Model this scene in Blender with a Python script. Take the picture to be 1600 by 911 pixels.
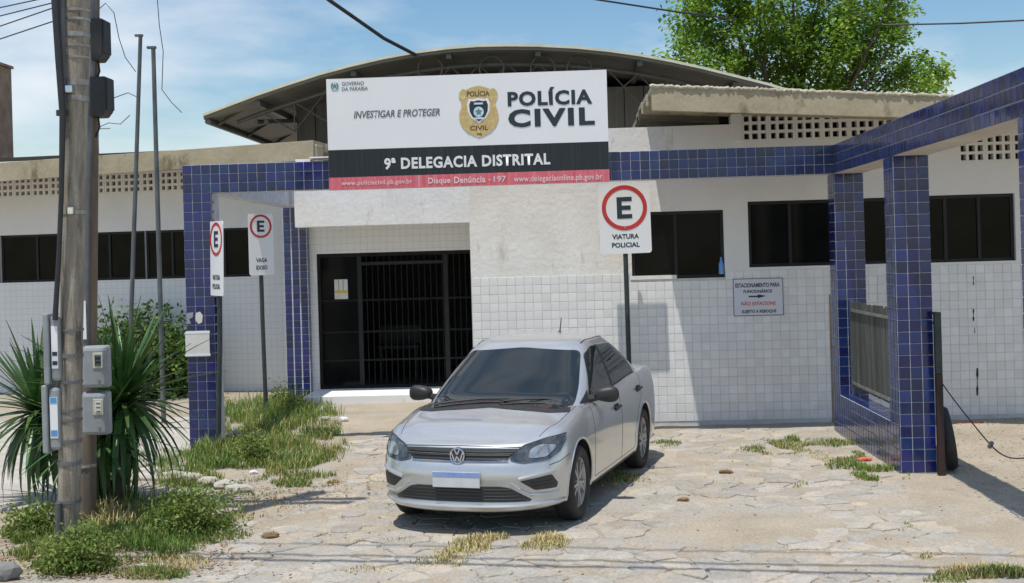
import bpy, bmesh, math, random
from mathutils import Vector, Matrix, noise as mnoise
from mathutils.geometry import delaunay_2d_cdt
from mathutils.bvhtree import BVHTree
random.seed(7)
for o in list(bpy.data.objects): bpy.data.objects.remove(o)
S = bpy.context.scene
COL = S.collection

# ------------------------------------------------------------------ camera
F, CAMH = 1950.0, 2.15
YAW, ROLL = math.atan(85/F), math.atan(.028)
CX, CY = 800.0, 400.0
ca, sa, cr, sr = math.cos(YAW), math.sin(YAW), math.cos(ROLL), math.sin(ROLL)
def ray(x, y):
    u, v = x-CX, y-CY
    a = (u*cr-v*sr)/F; b = (u*sr+v*cr)/F
    return Vector((a*ca-sa, a*sa+ca, -b))
def G(x, y, z=0.0):                       # photo pixel -> point on the ground (height z)
    d = ray(x, y); t = (z-CAMH)/d.z
    return Vector((d.x*t, d.y*t, z))
def P(x, y, Y):                           # photo pixel -> point on the vertical plane at depth Y
    d = ray(x, y); t = Y/d.y
    return Vector((d.x*t, Y, CAMH+d.z*t))
cam = bpy.data.cameras.new('camera'); camo = bpy.data.objects.new('camera', cam); COL.objects.link(camo)
right, fwd, up = Vector((ca, sa, 0)), Vector((-sa, ca, 0)), Vector((0, 0, 1))
lx = right*cr-up*sr; ly = right*sr+up*cr; lz = -fwd
camo.matrix_world = Matrix(((lx.x, ly.x, lz.x, 0), (lx.y, ly.y, lz.y, 0), (lx.z, ly.z, lz.z, CAMH), (0, 0, 0, 1)))
cam.sensor_fit = 'HORIZONTAL'; cam.sensor_width = 36; cam.lens = F/1600*36
cam.shift_y = -(455.5-CY)/1600; cam.clip_end = 2000; cam.clip_start = .05
S.camera = camo
S.render.resolution_x, S.render.resolution_y = 1024, 583

# ------------------------------------------------------------------ light
SUND = Vector((.14, .25, -1.0)).normalized()
EL = math.asin(-SUND.z); AZ = math.atan2(-SUND.x, -SUND.y)
sun = bpy.data.lights.new('sun', 'SUN'); sun.energy = 3.7; sun.angle = math.radians(.55); sun.color = (1, .955, .88)
suno = bpy.data.objects.new('sun', sun); COL.objects.link(suno)
suno.rotation_euler = SUND.to_track_quat('-Z', 'Y').to_euler(); suno.location = (0, 0, 30)
W = bpy.data.worlds.new('World'); S.world = W; W.use_nodes = True
nt = W.node_tree; N = nt.nodes; L = nt.links
for n in list(N): N.remove(n)
sky = N.new('ShaderNodeTexSky'); sky.sky_type = 'NISHITA'; sky.sun_disc = False
sky.sun_elevation = EL; sky.sun_rotation = AZ % (2*math.pi); sky.air_density = 1.15; sky.dust_density = .25; sky.ozone_density = 1.6
tc = N.new('ShaderNodeTexCoord'); mp = N.new('ShaderNodeMapping'); mp.inputs['Scale'].default_value = (1.6, 1.6, 5.5); mp.inputs['Location'].default_value = (.35, 0, .2)
n1 = N.new('ShaderNodeTexNoise'); n1.inputs['Scale'].default_value = 2.3; n1.inputs['Detail'].default_value = 7; n1.inputs['Roughness'].default_value = .52
rp = N.new('ShaderNodeValToRGB'); rp.color_ramp.elements[0].position = .44; rp.color_ramp.elements[1].position = .72
rp.color_ramp.elements[0].color = (.0, .0, .0, 1); rp.color_ramp.elements[1].color = (.9, .9, .9, 1)
mx = N.new('ShaderNodeMix'); mx.data_type = 'RGBA'; mx.inputs[7].default_value = (7.6, 7.9, 8.3, 1)
bg = N.new('ShaderNodeBackground'); bg.inputs['Strength'].default_value = .105; wo = N.new('ShaderNodeOutputWorld')
L.new(tc.outputs['Generated'], mp.inputs['Vector']); L.new(mp.outputs['Vector'], n1.inputs['Vector']); L.new(n1.outputs['Fac'], rp.inputs['Fac'])
L.new(rp.outputs['Color'], mx.inputs[0]); hsv = N.new('ShaderNodeHueSaturation'); hsv.inputs['Saturation'].default_value = 1.25; L.new(sky.outputs['Color'], hsv.inputs['Color']); L.new(hsv.outputs['Color'], mx.inputs[6]); L.new(mx.outputs[2], bg.inputs['Color']); L.new(bg.outputs['Background'], wo.inputs['Surface'])
S.view_settings.view_transform = 'Standard'; S.view_settings.look = 'None'; S.view_settings.exposure = 0.2; S.view_settings.gamma = 1

# ------------------------------------------------------------------ materials
def pbr(name, c1, c2=None, scale=3.0, rough=.7, metal=0.0, bump=0.0, bscale=None, stretch=(1, 1, 1), rnd=0.0, c3=None, f3=.6, s3=1.2, coat=0.0, grid=None, rough2=None, lo=.35, hi=.65, spec=None, bdist=.01, st3=(1, 1, 1), hue=.06, trans=0.0, grain=0.0, gscale=60, blotch=None):
    m = bpy.data.materials.new(name); m.use_nodes = True
    nt = m.node_tree; N = nt.nodes; L = nt.links; b = N['Principled BSDF']
    b.inputs['Roughness'].default_value = rough; b.inputs['Metallic'].default_value = metal
    if coat: b.inputs['Coat Weight'].default_value = coat; b.inputs['Coat Roughness'].default_value = .06
    if spec is not None: b.inputs['Specular IOR Level'].default_value = spec
    tc = N.new('ShaderNodeTexCoord'); mp = N.new('ShaderNodeMapping'); mp.inputs['Scale'].default_value = stretch
    L.new(tc.outputs['Object'], mp.inputs['Vector'])
    def mixc(fac, a, bb, blend='MIX'):
        x = N.new('ShaderNodeMix'); x.data_type = 'RGBA'; x.blend_type = blend
        for s, v in ((0, fac), (6, a), (7, bb)):
            if hasattr(v, 'links') or hasattr(v, 'is_output'): L.new(v, x.inputs[s])
            elif isinstance(v, (int, float)): x.inputs[s].default_value = v
            else: x.inputs[s].default_value = (*v, 1)
        return x.outputs[2]
    def nz(sc, det, vec, lo, hi, rg=.6):
        t = N.new('ShaderNodeTexNoise'); t.inputs['Scale'].default_value = sc; t.inputs['Detail'].default_value = det; t.inputs['Roughness'].default_value = rg
        L.new(vec, t.inputs['Vector'])
        r = N.new('ShaderNodeMapRange'); r.inputs[1].default_value = lo; r.inputs[2].default_value = hi; L.new(t.outputs['Fac'], r.inputs[0])
        return r.outputs[0]
    col = None
    if c2 is None: c2 = tuple(v*.85 for v in c1)
    f = nz(scale, 6, mp.outputs['Vector'], lo, hi)
    col = mixc(f, c1, c2)
    if c3 is not None:
        mp3 = N.new('ShaderNodeMapping'); mp3.inputs['Scale'].default_value = st3; mp3.inputs['Location'].default_value = (3.1, 1.7, 9.2); L.new(tc.outputs['Object'], mp3.inputs['Vector'])
        col = mixc(nz(s3, 8, mp3.outputs['Vector'], f3, f3+.12, .65), col, c3)
    if blotch:                             # second, larger stains
        col = mixc(nz(blotch[1], 9, tc.outputs['Object'], blotch[2], blotch[2]+.16, .7), col, blotch[0])
    if grain:
        g1 = nz(gscale, 4, tc.outputs['Object'], .3, .7, .75); hv = N.new('ShaderNodeHueSaturation'); gr_ = N.new('ShaderNodeMapRange'); gr_.inputs[3].default_value = 1-grain; gr_.inputs[4].default_value = 1+grain
        L.new(g1, gr_.inputs[0]); L.new(gr_.outputs[0], hv.inputs['Value']); L.new(col, hv.inputs['Color']); col = hv.outputs['Color']
    if rnd:
        oi = N.new('ShaderNodeObjectInfo'); ge = N.new('ShaderNodeNewGeometry')
        ad = N.new('ShaderNodeMath'); ad.operation = 'ADD'; L.new(oi.outputs['Random'], ad.inputs[0]); L.new(ge.outputs['Random Per Island'], ad.inputs[1])
        fr = N.new('ShaderNodeMath'); fr.operation = 'FRACT'; L.new(ad.outputs[0], fr.inputs[0])
        hs = N.new('ShaderNodeHueSaturation'); r = N.new('ShaderNodeMapRange'); r.inputs[3].default_value = 1-rnd; r.inputs[4].default_value = 1+rnd
        L.new(fr.outputs[0], r.inputs[0]); L.new(r.outputs[0], hs.inputs['Value']); L.new(col, hs.inputs['Color'])
        r2 = N.new('ShaderNodeMapRange'); r2.inputs[3].default_value = .5-rnd*hue; r2.inputs[4].default_value = .5+rnd*hue
        m7 = N.new('ShaderNodeMath'); m7.operation = 'MULTIPLY'; m7.inputs[1].default_value = 7.31; L.new(fr.outputs[0], m7.inputs[0]); f7 = N.new('ShaderNodeMath'); f7.operation = 'FRACT'; L.new(m7.outputs[0], f7.inputs[0])
        L.new(f7.outputs[0], r2.inputs[0]); L.new(r2.outputs[0], hs.inputs['Hue']); col = hs.outputs['Color']
    if grid:                               # fine grout lines on far tiled walls
        sx = N.new('ShaderNodeSeparateXYZ'); L.new(tc.outputs['Object'], sx.inputs[0])
        outs = []
        for ax in ('X', 'Z'):
            d = N.new('ShaderNodeMath'); d.operation = 'DIVIDE'; d.inputs[1].default_value = grid; L.new(sx.outputs[ax], d.inputs[0])
            fr = N.new('ShaderNodeMath'); fr.operation = 'FRACT'; L.new(d.outputs[0], fr.inputs[0])
            lt = N.new('ShaderNodeMath'); lt.operation = 'LESS_THAN'; lt.inputs[1].default_value = .07; L.new(fr.outputs[0], lt.inputs[0]); outs.append(lt.outputs[0])
        mxn = N.new('ShaderNodeMath'); mxn.operation = 'MAXIMUM'; L.new(outs[0], mxn.inputs[0]); L.new(outs[1], mxn.inputs[1])
        col = mixc(mxn.outputs[0], col, (.64, .64, .63))
    L.new(col, b.inputs['Base Color'])
    if rough2 is not None:
        r = N.new('ShaderNodeMapRange'); r.inputs[3].default_value = rough; r.inputs[4].default_value = rough2; L.new(f, r.inputs[0]); L.new(r.outputs[0], b.inputs['Roughness'])
    if bump:
        t = N.new('ShaderNodeTexNoise'); t.inputs['Scale'].default_value = bscale or scale*6; t.inputs['Detail'].default_value = 6; L.new(mp.outputs['Vector'], t.inputs['Vector'])
        bn = N.new('ShaderNodeBump'); bn.inputs['Strength'].default_value = bump; bn.inputs['Distance'].default_value = bdist
        L.new(t.outputs['Fac'], bn.inputs['Height']); L.new(bn.outputs['Normal'], b.inputs['Normal'])
    if trans:
        tb = N.new('ShaderNodeBsdfTranslucent'); L.new(col, tb.inputs['Color']); ms = N.new('ShaderNodeMixShader'); ms.inputs[0].default_value = trans
        out = N['Material Output']; L.new(b.outputs[0], ms.inputs[1]); L.new(tb.outputs[0], ms.inputs[2]); L.new(ms.outputs[0], out.inputs['Surface'])
    return m
M = {}
M['sand'] = pbr('sand', (.42, .36, .28), (.325, .275, .205), 1.3, .95, bump=1.0, bscale=34, c3=(.375, .35, .305), f3=.5, s3=.8, bdist=.02, grain=.26, gscale=45, blotch=((.22, .18, .13), 1.7, .60))
M['stone'] = pbr('paving_stone', (.395, .37, .33), (.32, .295, .255), 5, .9, bump=.7, bscale=40, rnd=.13, c3=(.42, .36, .28), f3=.48, s3=2.6, hue=.012, grain=.25, gscale=38, blotch=((.23, .195, .145), 2.3, .59))
M['concrete'] = pbr('concrete', (.49, .46, .41), (.38, .35, .30), 2.5, .9, bump=.4, bscale=45, c3=(.29, .26, .21), f3=.60, grain=.2)
M['bluetile'] = pbr('blue_glazed_tile', (.008, .017, .122), (.010, .022, .085), 6, .10, rnd=.42, coat=.3, rough2=.3, c3=(.035, .05, .11), f3=.66, s3=2.0, hue=.03)
M['grout'] = pbr('grey_grout', (.56, .58, .63), (.42, .44, .50), 9, .9, bump=.2)
M['whitetile'] = pbr('white_glazed_tile', (.81, .805, .79), (.745, .735, .71), 4, .28, rnd=.05, rough2=.5, hue=.0, blotch=((.62, .59, .53), 1.6, .63))
M['whitegrout'] = pbr('white_wall_grout', (.66, .65, .63), (.55, .53, .50), 6, .9)
M['plaster'] = pbr('stained_white_plaster', (.82, .805, .775), (.745, .72, .675), 1.9, .85, bump=.6, bscale=14, c3=(.58, .54, .47), f3=.58, s3=2.4, st3=(1.8, 1.8, .5), grain=.06, gscale=25, blotch=((.50, .465, .40), 4.5, .67))
M['plasterclean'] = pbr('white_plaster', (.81, .80, .785), (.75, .74, .72), 1.2, .85, bump=.15, bscale=30, c3=(.63, .605, .56), f3=.62, s3=1.8, st3=(2.2, 2.2, .45), grain=.03)
M['fartile'] = pbr('white_tiled_wall', (.82, .82, .815), (.77, .77, .765), 2, .45, grid=.105)
M['fascia'] = pbr('weathered_cream_fibre_cement', (.40, .35, .245), (.31, .265, .175), 2.2, .9, bump=.35, bscale=22, c3=(.16, .135, .08), f3=.57, s3=2.6, st3=(1.2, 1, .6), grain=.12, gscale=30)
M['crust'] = pbr('lichen_crust', (.60, .56, .45), (.34, .30, .22), 14, .95, bump=.8, bscale=40)
M['glass'] = pbr('dark_window_glass', (.004, .005, .005), (.009, .010, .010), 2, .08, spec=.09)
M['carglass'] = pbr('tinted_car_glass', (.018, .024, .026), (.022, .028, .03), 2, .04, spec=.6)
M['blackmetal'] = pbr('black_painted_metal', (.008, .008, .008), (.014, .014, .014), 8, .55, spec=.2)
M['darkframe'] = pbr('dark_aluminium', (.014, .015, .015), (.022, .022, .022), 5, .5, spec=.3)
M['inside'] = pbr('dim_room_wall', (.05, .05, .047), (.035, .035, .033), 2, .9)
M['signwhite'] = pbr('white_sign_film', (.80, .81, .82), (.77, .78, .79), 1.5, .38)
M['signblack'] = pbr('streaked_black_film', (.010, .015, .019), (.045, .05, .055), 3.5, .4, stretch=(9, 1, .15), lo=.5, hi=.85)
M['signpink'] = pbr('faded_red_film', (.62, .09, .12), (.70, .20, .23), 3.5, .45, stretch=(7, 1, .3))
M['ink'] = pbr('dark_print', (.012, .028, .038), (.016, .034, .042), 4, .5)
M['inkgrey'] = pbr('grey_print', (.10, .13, .14), None, 4, .5)
M['inkwhite'] = pbr('white_print', (.82, .82, .82), None, 4, .5)
M['inkpink'] = pbr('pale_print', (.83, .62, .64), None, 4, .5)
M['gold'] = pbr('gold_print', (.60, .45, .20), (.50, .36, .14), 18, .45, c3=(.70, .58, .32), f3=.52, s3=16)
M['goldink'] = pbr('brown_print', (.14, .095, .03), None, 4, .5)
M['teal'] = pbr('teal_print', (.10, .26, .24), None, 4, .5)
M['paleblue'] = pbr('pale_blue_print', (.62, .72, .82), None, 4, .5)
M['redring'] = pbr('red_print', (.55, .035, .035), (.47, .03, .03), 3, .4)
M['polemetal'] = pbr('grey_galvanised_post', (.13, .145, .15), (.07, .08, .08), 12, .55, metal=.2, c3=(.35, .35, .33), f3=.66, s3=9, stretch=(1, 1, .3))
M['greenpost'] = pbr('dark_green_post', (.035, .05, .045), (.02, .03, .028), 12, .5)
M['polewood'] = pbr('weathered_concrete_pole', (.39, .35, .285), (.20, .17, .13), 15, .92, bump=.9, bscale=50, stretch=(1, 1, .13), c3=(.075, .065, .05), f3=.56, s3=9, st3=(1, 1, .12), bdist=.02, grain=.15)
M['timber'] = pbr('old_grey_timber', (.22, .17, .12), (.12, .095, .075), 9, .9, bump=.6, bscale=30, stretch=(1, 1, .1))
M['pvc'] = pbr('grey_conduit', (.16, .165, .18), (.11, .115, .12), 6, .5)
M['cable'] = pbr('black_cable', (.018, .02, .024), (.03, .03, .035), 5, .6)
M['band'] = pbr('steel_band', (.42, .41, .38), (.25, .23, .2), 12, .45, metal=.7)
M['meterbox'] = pbr('grey_meter_box', (.30, .33, .34), (.24, .26, .27), 6, .38, c3=(.44, .46, .46), f3=.60, s3=9)
M['meterpale'] = pbr('cream_window_frame', (.55, .53, .42), None, 6, .5)
M['paper'] = pbr('white_paper', (.70, .69, .64), (.60, .59, .53), 6, .8)
M['stickerblue'] = pbr('blue_sticker', (.10, .32, .62), None, 5, .5)
M['stickeryellow'] = pbr('yellow_print', (.72, .50, .06), None, 5, .5)
M['notice'] = pbr('faded_notice_print', (.70, .70, .76), (.66, .66, .71), 2, .5)
M['orangeink'] = pbr('orange_red_print', (.60, .10, .07), (.62, .2, .1), 9, .5)
M['leaf'] = pbr('tree_leaf', (.27, .40, .045), (.14, .27, .03), 1.0, .5, rnd=.5, hue=.05, trans=.45)
M['bark'] = pbr('tree_bark', (.13, .10, .07), (.07, .055, .04), 8, .9, bump=.6)
M['hedge'] = pbr('hedge_leaf', (.11, .19, .03), (.06, .12, .02), 2, .5, rnd=.55, trans=.25)
M['weedleaf'] = pbr('weed_leaf', (.19, .26, .05), (.13, .19, .035), 4, .6, rnd=.5, trans=.3)
M['grass'] = pbr('green_grass', (.13, .235, .04), (.235, .27, .07), 1.4, .7, rnd=.45, trans=.3)
M['drygrass'] = pbr('dry_grass', (.52, .42, .19), (.40, .36, .14), 2.5, .8, rnd=.35)
M['yucca'] = pbr('sword_leaf', (.075, .15, .04), (.04, .10, .022), 3, .38, rnd=.4, trans=.15)
M['deadleaf'] = pbr('dead_leaf_litter', (.26, .15, .07), (.16, .10, .05), 9, .9, rnd=.4)
M['brown'] = pbr('brown_weathered_wall', (.34, .25, .17), (.22, .155, .105), 3, .9, bump=.5, c3=(.42, .34, .25), f3=.6, s3=2)
M['hallroof'] = pbr('dull_metal_sheet', (.20, .20, .175), (.16, .155, .135), 1.5, .55, metal=.3)
M['halltop'] = pbr('sun_bleached_roof_edge', (.72, .72, .58), (.6, .6, .45), 3, .6)
M['hallwall'] = pbr('grey_hall_wall', (.22, .215, .205), (.17, .165, .16), 2, .9, stretch=(4, 1, .2))
M['truss'] = pbr('grey_truss_steel', (.15, .15, .14), (.11, .11, .10), 6, .5, metal=.3)
M['gatewood'] = pbr('weathered_grey_slat', (.115, .12, .11), (.055, .06, .05), 7, .8, stretch=(3, 3, .25), rnd=.35, c3=(.22, .22, .2), f3=.64, s3=6)
M['rust'] = pbr('rusty_brown_paint', (.045, .016, .012), (.02, .014, .012), 6, .6)
M['rubber'] = pbr('black_rubber', (.02, .02, .02), (.035, .034, .032), 14, .75, bump=.2)
M['paint'] = pbr('silver_car_paint', (.585, .60, .61), (.56, .575, .585), 30, .30, metal=.6, coat=.9, c3=(.51, .505, .48), f3=.62, s3=3)
M['plastic'] = pbr('black_trim_plastic', (.02, .021, .022), (.028, .028, .028), 20, .5)
M['grillegrey'] = pbr('dark_grille_mesh', (.028, .03, .031), (.05, .05, .05), 60, .5, stretch=(1, 1, 2))
M['chrome'] = pbr('chrome', (.72, .73, .75), None, 5, .12, metal=1)
M['alloy'] = pbr('silver_alloy', (.46, .455, .45), (.36, .35, .34), 9, .38, metal=.6)
M['lamp'] = pbr('headlamp_lens', (.045, .05, .055), (.13, .14, .145), 9, .07, metal=.35, coat=1)
M['lampbright'] = pbr('headlamp_reflector', (.60, .62, .63), (.42, .44, .45), 22, .12, metal=.7, coat=1)
M['plate'] = pbr('number_plate', (.62, .63, .66), None, 6, .5)
M['plateblue'] = pbr('number_plate_band', (.16, .26, .58), (.3, .38, .62), 9, .5)
M['litter'] = pbr('white_plastic_litter', (.78, .78, .78), (.6, .6, .6), 9, .6)
M['redlitter'] = pbr('red_scrap', (.62, .16, .08), (.45, .1, .06), 9, .7)
M['bottle'] = pbr('blue_bottle_plastic', (.12, .30, .62), (.2, .4, .7), 9, .2)
M['emblemblue'] = pbr('emblem_dark_blue', (.03, .05, .13), None, 5, .25)

# ------------------------------------------------------------------ builders
ORG = {}
def setp(o, label=None, cat=None, group=None, kind=None):
    if label: o['label'] = label
    if cat: o['category'] = cat
    if group: o['group'] = group
    if kind: o['kind'] = kind
    return o
def thing(name, org, label, cat, group=None, rz=0):
    o = bpy.data.objects.new(name, None); COL.objects.link(o); o.location = org; o.rotation_euler = (0, 0, rz); o.empty_display_size = .1
    ORG[o] = Vector(org)
    return setp(o, label, cat, group)
class MB:
    def __init__(s): s.v = []; s.f = []
    def add(s, vs, fs):
        b = len(s.v); s.v += [Vector(v) for v in vs]; s.f += [tuple(i+b for i in f) for f in fs]; return s
    def box(s, x0, x1, y0, y1, z0, z1, m=None):
        vs = [Vector((x, y, z)) for z in (z0, z1) for y in (y0, y1) for x in (x0, x1)]
        if m: vs = [m @ v for v in vs]
        return s.add(vs, [(0, 2, 3, 1), (4, 5, 7, 6), (0, 1, 5, 4), (2, 6, 7, 3), (0, 4, 6, 2), (1, 3, 7, 5)])
    def bar(s, a, b, w, h=None, upv=(0, 0, 1)):        # rectangular bar from a to b
        a, b = Vector(a), Vector(b); h = h or w; d = b-a; l = d.length; d.normalize(); u = Vector(upv)
        if abs(d.dot(u)) > .98: u = Vector((1, 0, 0))
        sdir = d.cross(u).normalized(); u = sdir.cross(d)
        m = Matrix(((d.x, sdir.x, u.x, a.x), (d.y, sdir.y, u.y, a.y), (d.z, sdir.z, u.z, a.z), (0, 0, 0, 1)))
        return s.box(0, l, -w/2, w/2, -h/2, h/2, m)
    def tube(s, pts, r, n=8, cap=True):
        pts = [Vector(p) for p in pts]; rs = r if isinstance(r, (list, tuple)) else [r]*len(pts)
        b = len(s.v); pu = None
        for i, p in enumerate(pts):
            d = (pts[min(i+1, len(pts)-1)]-pts[max(i-1, 0)]).normalized()
            u = pu if pu is not None else (Vector((0, 0, 1)) if abs(d.z) < .9 else Vector((1, 0, 0)))
            sd = d.cross(u).normalized(); u = sd.cross(d).normalized(); pu = u
            for k in range(n):
                a = 2*math.pi*k/n; s.v.append(p+(sd*math.cos(a)+u*math.sin(a))*rs[i])
        for i in range(len(pts)-1):
            for k in range(n):
                s.f.append((b+i*n+k, b+i*n+(k+1) % n, b+(i+1)*n+(k+1) % n, b+(i+1)*n+k))
        if cap: s.f.append(tuple(b+k for k in range(n-1, -1, -1))); s.f.append(tuple(b+(len(pts)-1)*n+k for k in range(n)))
        return s
    def prism(s, poly, d):                 # closed polygon (3D points) extruded by d
        poly = [Vector(p) for p in poly]; d = Vector(d); n = len(poly)
        return s.add(poly+[p+d for p in poly], [tuple(range(n)), tuple(range(2*n-1, n-1, -1))]+[(i, i+n, (i+1) % n+n, (i+1) % n) for i in range(n)])
    def lathe(s, prof, c, axis='Z', n=24, m=None):   # prof: (r, h)
        b = len(s.v); c = Vector(c)
        for r, h in prof:
            for k in range(n):
                a = 2*math.pi*k/n
                v = {'Z': Vector((r*math.cos(a), r*math.sin(a), h)), 'Y': Vector((r*math.cos(a), h, r*math.sin(a))), 'X': Vector((h, r*math.cos(a), r*math.sin(a)))}[axis]
                if m: v = m @ v
                s.v.append(c+v)
        for i in range(len(prof)-1):
            for k in range(n): s.f.append((b+i*n+k, b+i*n+(k+1) % n, b+(i+1)*n+(k+1) % n, b+(i+1)*n+k))
        return s
    def build(s, name, mat, parent=None, smooth=False, bevel=0, kind=None, label=None, fixn=True, org=None):
        root = parent
        while root is not None and root not in ORG: root = root.parent
        og = Vector(org) if org is not None else (ORG[root] if root else Vector((0, 0, 0)))
        me = bpy.data.meshes.new(name); me.from_pydata([tuple(v-og) for v in s.v], [], s.f)
        if fixn:
            bm = bmesh.new(); bm.from_mesh(me); bmesh.ops.recalc_face_normals(bm, faces=bm.faces); bm.to_mesh(me); bm.free()
        if smooth: me.shade_smooth()
        me.materials.append(M[mat] if isinstance(mat, str) else mat)
        o = bpy.data.objects.new(name, me); COL.objects.link(o)
        if parent: o.parent = parent
        elif org is not None: o.location = og
        if bevel:
            bv = o.modifiers.new('bevel', 'BEVEL'); bv.width = bevel; bv.segments = 2; bv.limit_method = 'ANGLE'
        if smooth and bevel is not None:
            try:
                with_angle = me.set_sharp_from_angle(angle=math.radians(40))
            except Exception: pass
        return setp(o, label, None, None, kind)
def child(o, parent):
    o.parent = parent; return o
def inst(mesh, name, mw, parent):
    o = bpy.data.objects.new(name, mesh); COL.objects.link(o); o.parent = parent
    root = parent
    while root not in ORG: root = root.parent
    o.matrix_local = Matrix.Translation(-ORG[root]) @ mw
    return o
def frame(u, v, n, p):
    u, v, n, p = map(Vector, (u, v, n, p))
    return Matrix(((u.x, v.x, n.x, p.x), (u.y, v.y, n.y, p.y), (u.z, v.z, n.z, p.z), (0, 0, 0, 1)))
def tile_mesh(w, h, t, mat, bev=.006):
    vs = [(-w/2, -h/2, 0), (w/2, -h/2, 0), (w/2, h/2, 0), (-w/2, h/2, 0)]
    vs += [(x, y, t-bev*.5) for x, y, z in vs[:4]]+[(x*(1-2*bev/w), y*(1-2*bev/h), t) for x, y, z in vs[:4]]
    fs = [(0, 1, 5, 4), (1, 2, 6, 5), (2, 3, 7, 6), (3, 0, 4, 7), (4, 5, 9, 8), (5, 6, 10, 9), (6, 7, 11, 10), (7, 4, 8, 11), (8, 9, 10, 11)]
    me = bpy.data.meshes.new('tile'); me.from_pydata(vs, [], fs); me.materials.append(M[mat]); return me
CAMP = Vector((0, 0, CAMH))
class Tiles:
    def __init__(s, mesh, jit=.0012): s.m = mesh; s.l = []; s.j = jit
    def field(s, org, u, v, nu, nv, pu, pv, skip=None):
        u, v = Vector(u).normalized(), Vector(v).normalized(); n = u.cross(v); org = Vector(org)
        for i in range(nu):
            for k in range(nv):
                p = org+u*(pu*(i+.5))+v*(pv*(k+.5))
                if skip and skip(p): continue
                q = Matrix.Rotation(random.gauss(0, .006), 4, 'X') @ Matrix.Rotation(random.gauss(0, .006), 4, 'Y') @ Matrix.Rotation(random.gauss(0, .008), 4, 'Z')
                s.l.append(frame(u, v, n, p+n*random.uniform(0, s.j)) @ q)
    def place(s, parent, limit=300, name='tile'):
        def size(m):
            p = m.translation; n = m.col[2].xyz; d = CAMP-p
            px = pixr(p); vis = n.dot(d) > 0 and -20 < px[0] < 1620
            return (n.dot(d)/d.length**3) if vis else -1
        s.l.sort(key=size, reverse=True)
        for m in s.l[:limit]: inst(s.m, name, m, parent)
        rest = s.l[limit:]
        if rest:
            mb = MB(); vs = [v.co for v in s.m.vertices]; fs = [tuple(p.vertices) for p in s.m.polygons]
            for m in rest: mb.add([m @ v for v in vs], fs)
            mb.build(name+'_field', s.m.materials[0], parent, kind='stuff', fixn=False)
def pixr(p):
    r = p.x*ca+p.y*sa; f = -p.x*sa+p.y*ca
    if f < .1: return (-9999, 0)
    a = r/f*F; b = -(p.z-CAMH)/f*F
    return (CX+a*cr+b*sr, CY-a*sr+b*cr)
def text(s, c, width, height, mat, parent, u=(1, 0, 0), v=(0, 0, 1), bold=0.0, shear=0.0, name='lettering', lift=.003, space=1.0):
    cu = bpy.data.curves.new('t', 'FONT'); cu.body = s; cu.align_x = 'CENTER'; cu.offset = bold; cu.shear = shear; cu.space_character = space; cu.resolution_u = 3
    ob = bpy.data.objects.new('t', cu); COL.objects.link(ob); bpy.context.view_layer.update()
    me = bpy.data.meshes.new_from_object(ob.evaluated_get(bpy.context.evaluated_depsgraph_get())); bpy.data.objects.remove(ob); bpy.data.curves.remove(cu)
    xs = [q.co.x for q in me.vertices]; ys = [q.co.y for q in me.vertices]
    x0, x1, y0, y1 = min(xs), max(xs), min(ys), max(ys); u, v = Vector(u).normalized(), Vector(v).normalized(); n = u.cross(v)
    root = parent
    while root not in ORG: root = root.parent
    c = Vector(c)-ORG[root]+n*lift
    for q in me.vertices:
        q.co = c+u*((q.co.x-(x0+x1)/2)/(x1-x0)*width)+v*((q.co.y-(y0+y1)/2)/(y1-y0)*height)
    me.materials.append(M[mat]); o = bpy.data.objects.new(name, me); COL.objects.link(o); o.parent = parent
    return o
def flat(poly, n, lift, name, mat, parent, thick=.002):
    n = Vector(n); mb = MB(); mb.prism([Vector(p)+n*lift for p in poly], n*thick); return mb.build(name, mat, parent)
def ringmesh(c, u, v, r0, r1, n=40, t=.003, ey=1.0):
    mb = MB(); nn = u.cross(v)
    vs = []
    for k in range(n):
        a = 2*math.pi*k/n; d = u*math.cos(a)+v*math.sin(a)*ey
        vs += [c+d*r0, c+d*r1, c+d*r1+nn*t, c+d*r0+nn*t]
    fs = []
    for k in range(n):
        a, b = 4*k, 4*((k+1) % n)
        fs += [(a+3, b+3, b+2, a+2), (a+1, a+2, b+2, b+1), (a, b, b+3, a+3)]
    return mb.add(vs, fs)
def lerp(a, b, t): return a+(b-a)*t

# ================================================================== SETTING: ground
def dens(a, b, step): 
    n = int((b-a)/step); return [a+(b-a)*i/n for i in range(n+1)]
gx = [-400, -200, -80, -40, -20, -12]+dens(-9, 8.5, .06)+[12, 20, 40, 80, 200, 400]
gy = [-60, -20, 0, 4]+dens(6.6, 17, .06)+dens(18, 30, 1.5)+[40, 70, 150, 300, 700]
def gz(x, y):
    q = Vector((x, y, 0))
    h = .014*mnoise.noise(q*1.1)+.012*mnoise.noise(q*2.9)+.006*mnoise.noise(q*8)
    k = max(0, min(1, (x-1.2)/2.0))
    h += .004*k-.0005
    if x > 3.2: h += .02*mnoise.noise(q*3.1)*min(1, (x-3.2))
    return h
def gdamp(x, y): return 1 if (-9 <= x <= 8.5 and 6.6 <= y <= 17) else 0
vs = [(x, y, gz(x, y)*gdamp(x, y)) for y in gy for x in gx]
nx = len(gx)
fs = [(j*nx+i, j*nx+i+1, (j+1)*nx+i+1, (j+1)*nx+i) for j in range(len(gy)-1) for i in range(nx-1)]
mb = MB(); mb.v = [Vector(v) for v in vs]; mb.f = fs
ground = mb.build('ground', 'sand', None, smooth=True, kind='structure', fixn=False)
ground['label'] = 'sandy dirt ground running through the yard and around the building'

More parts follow.
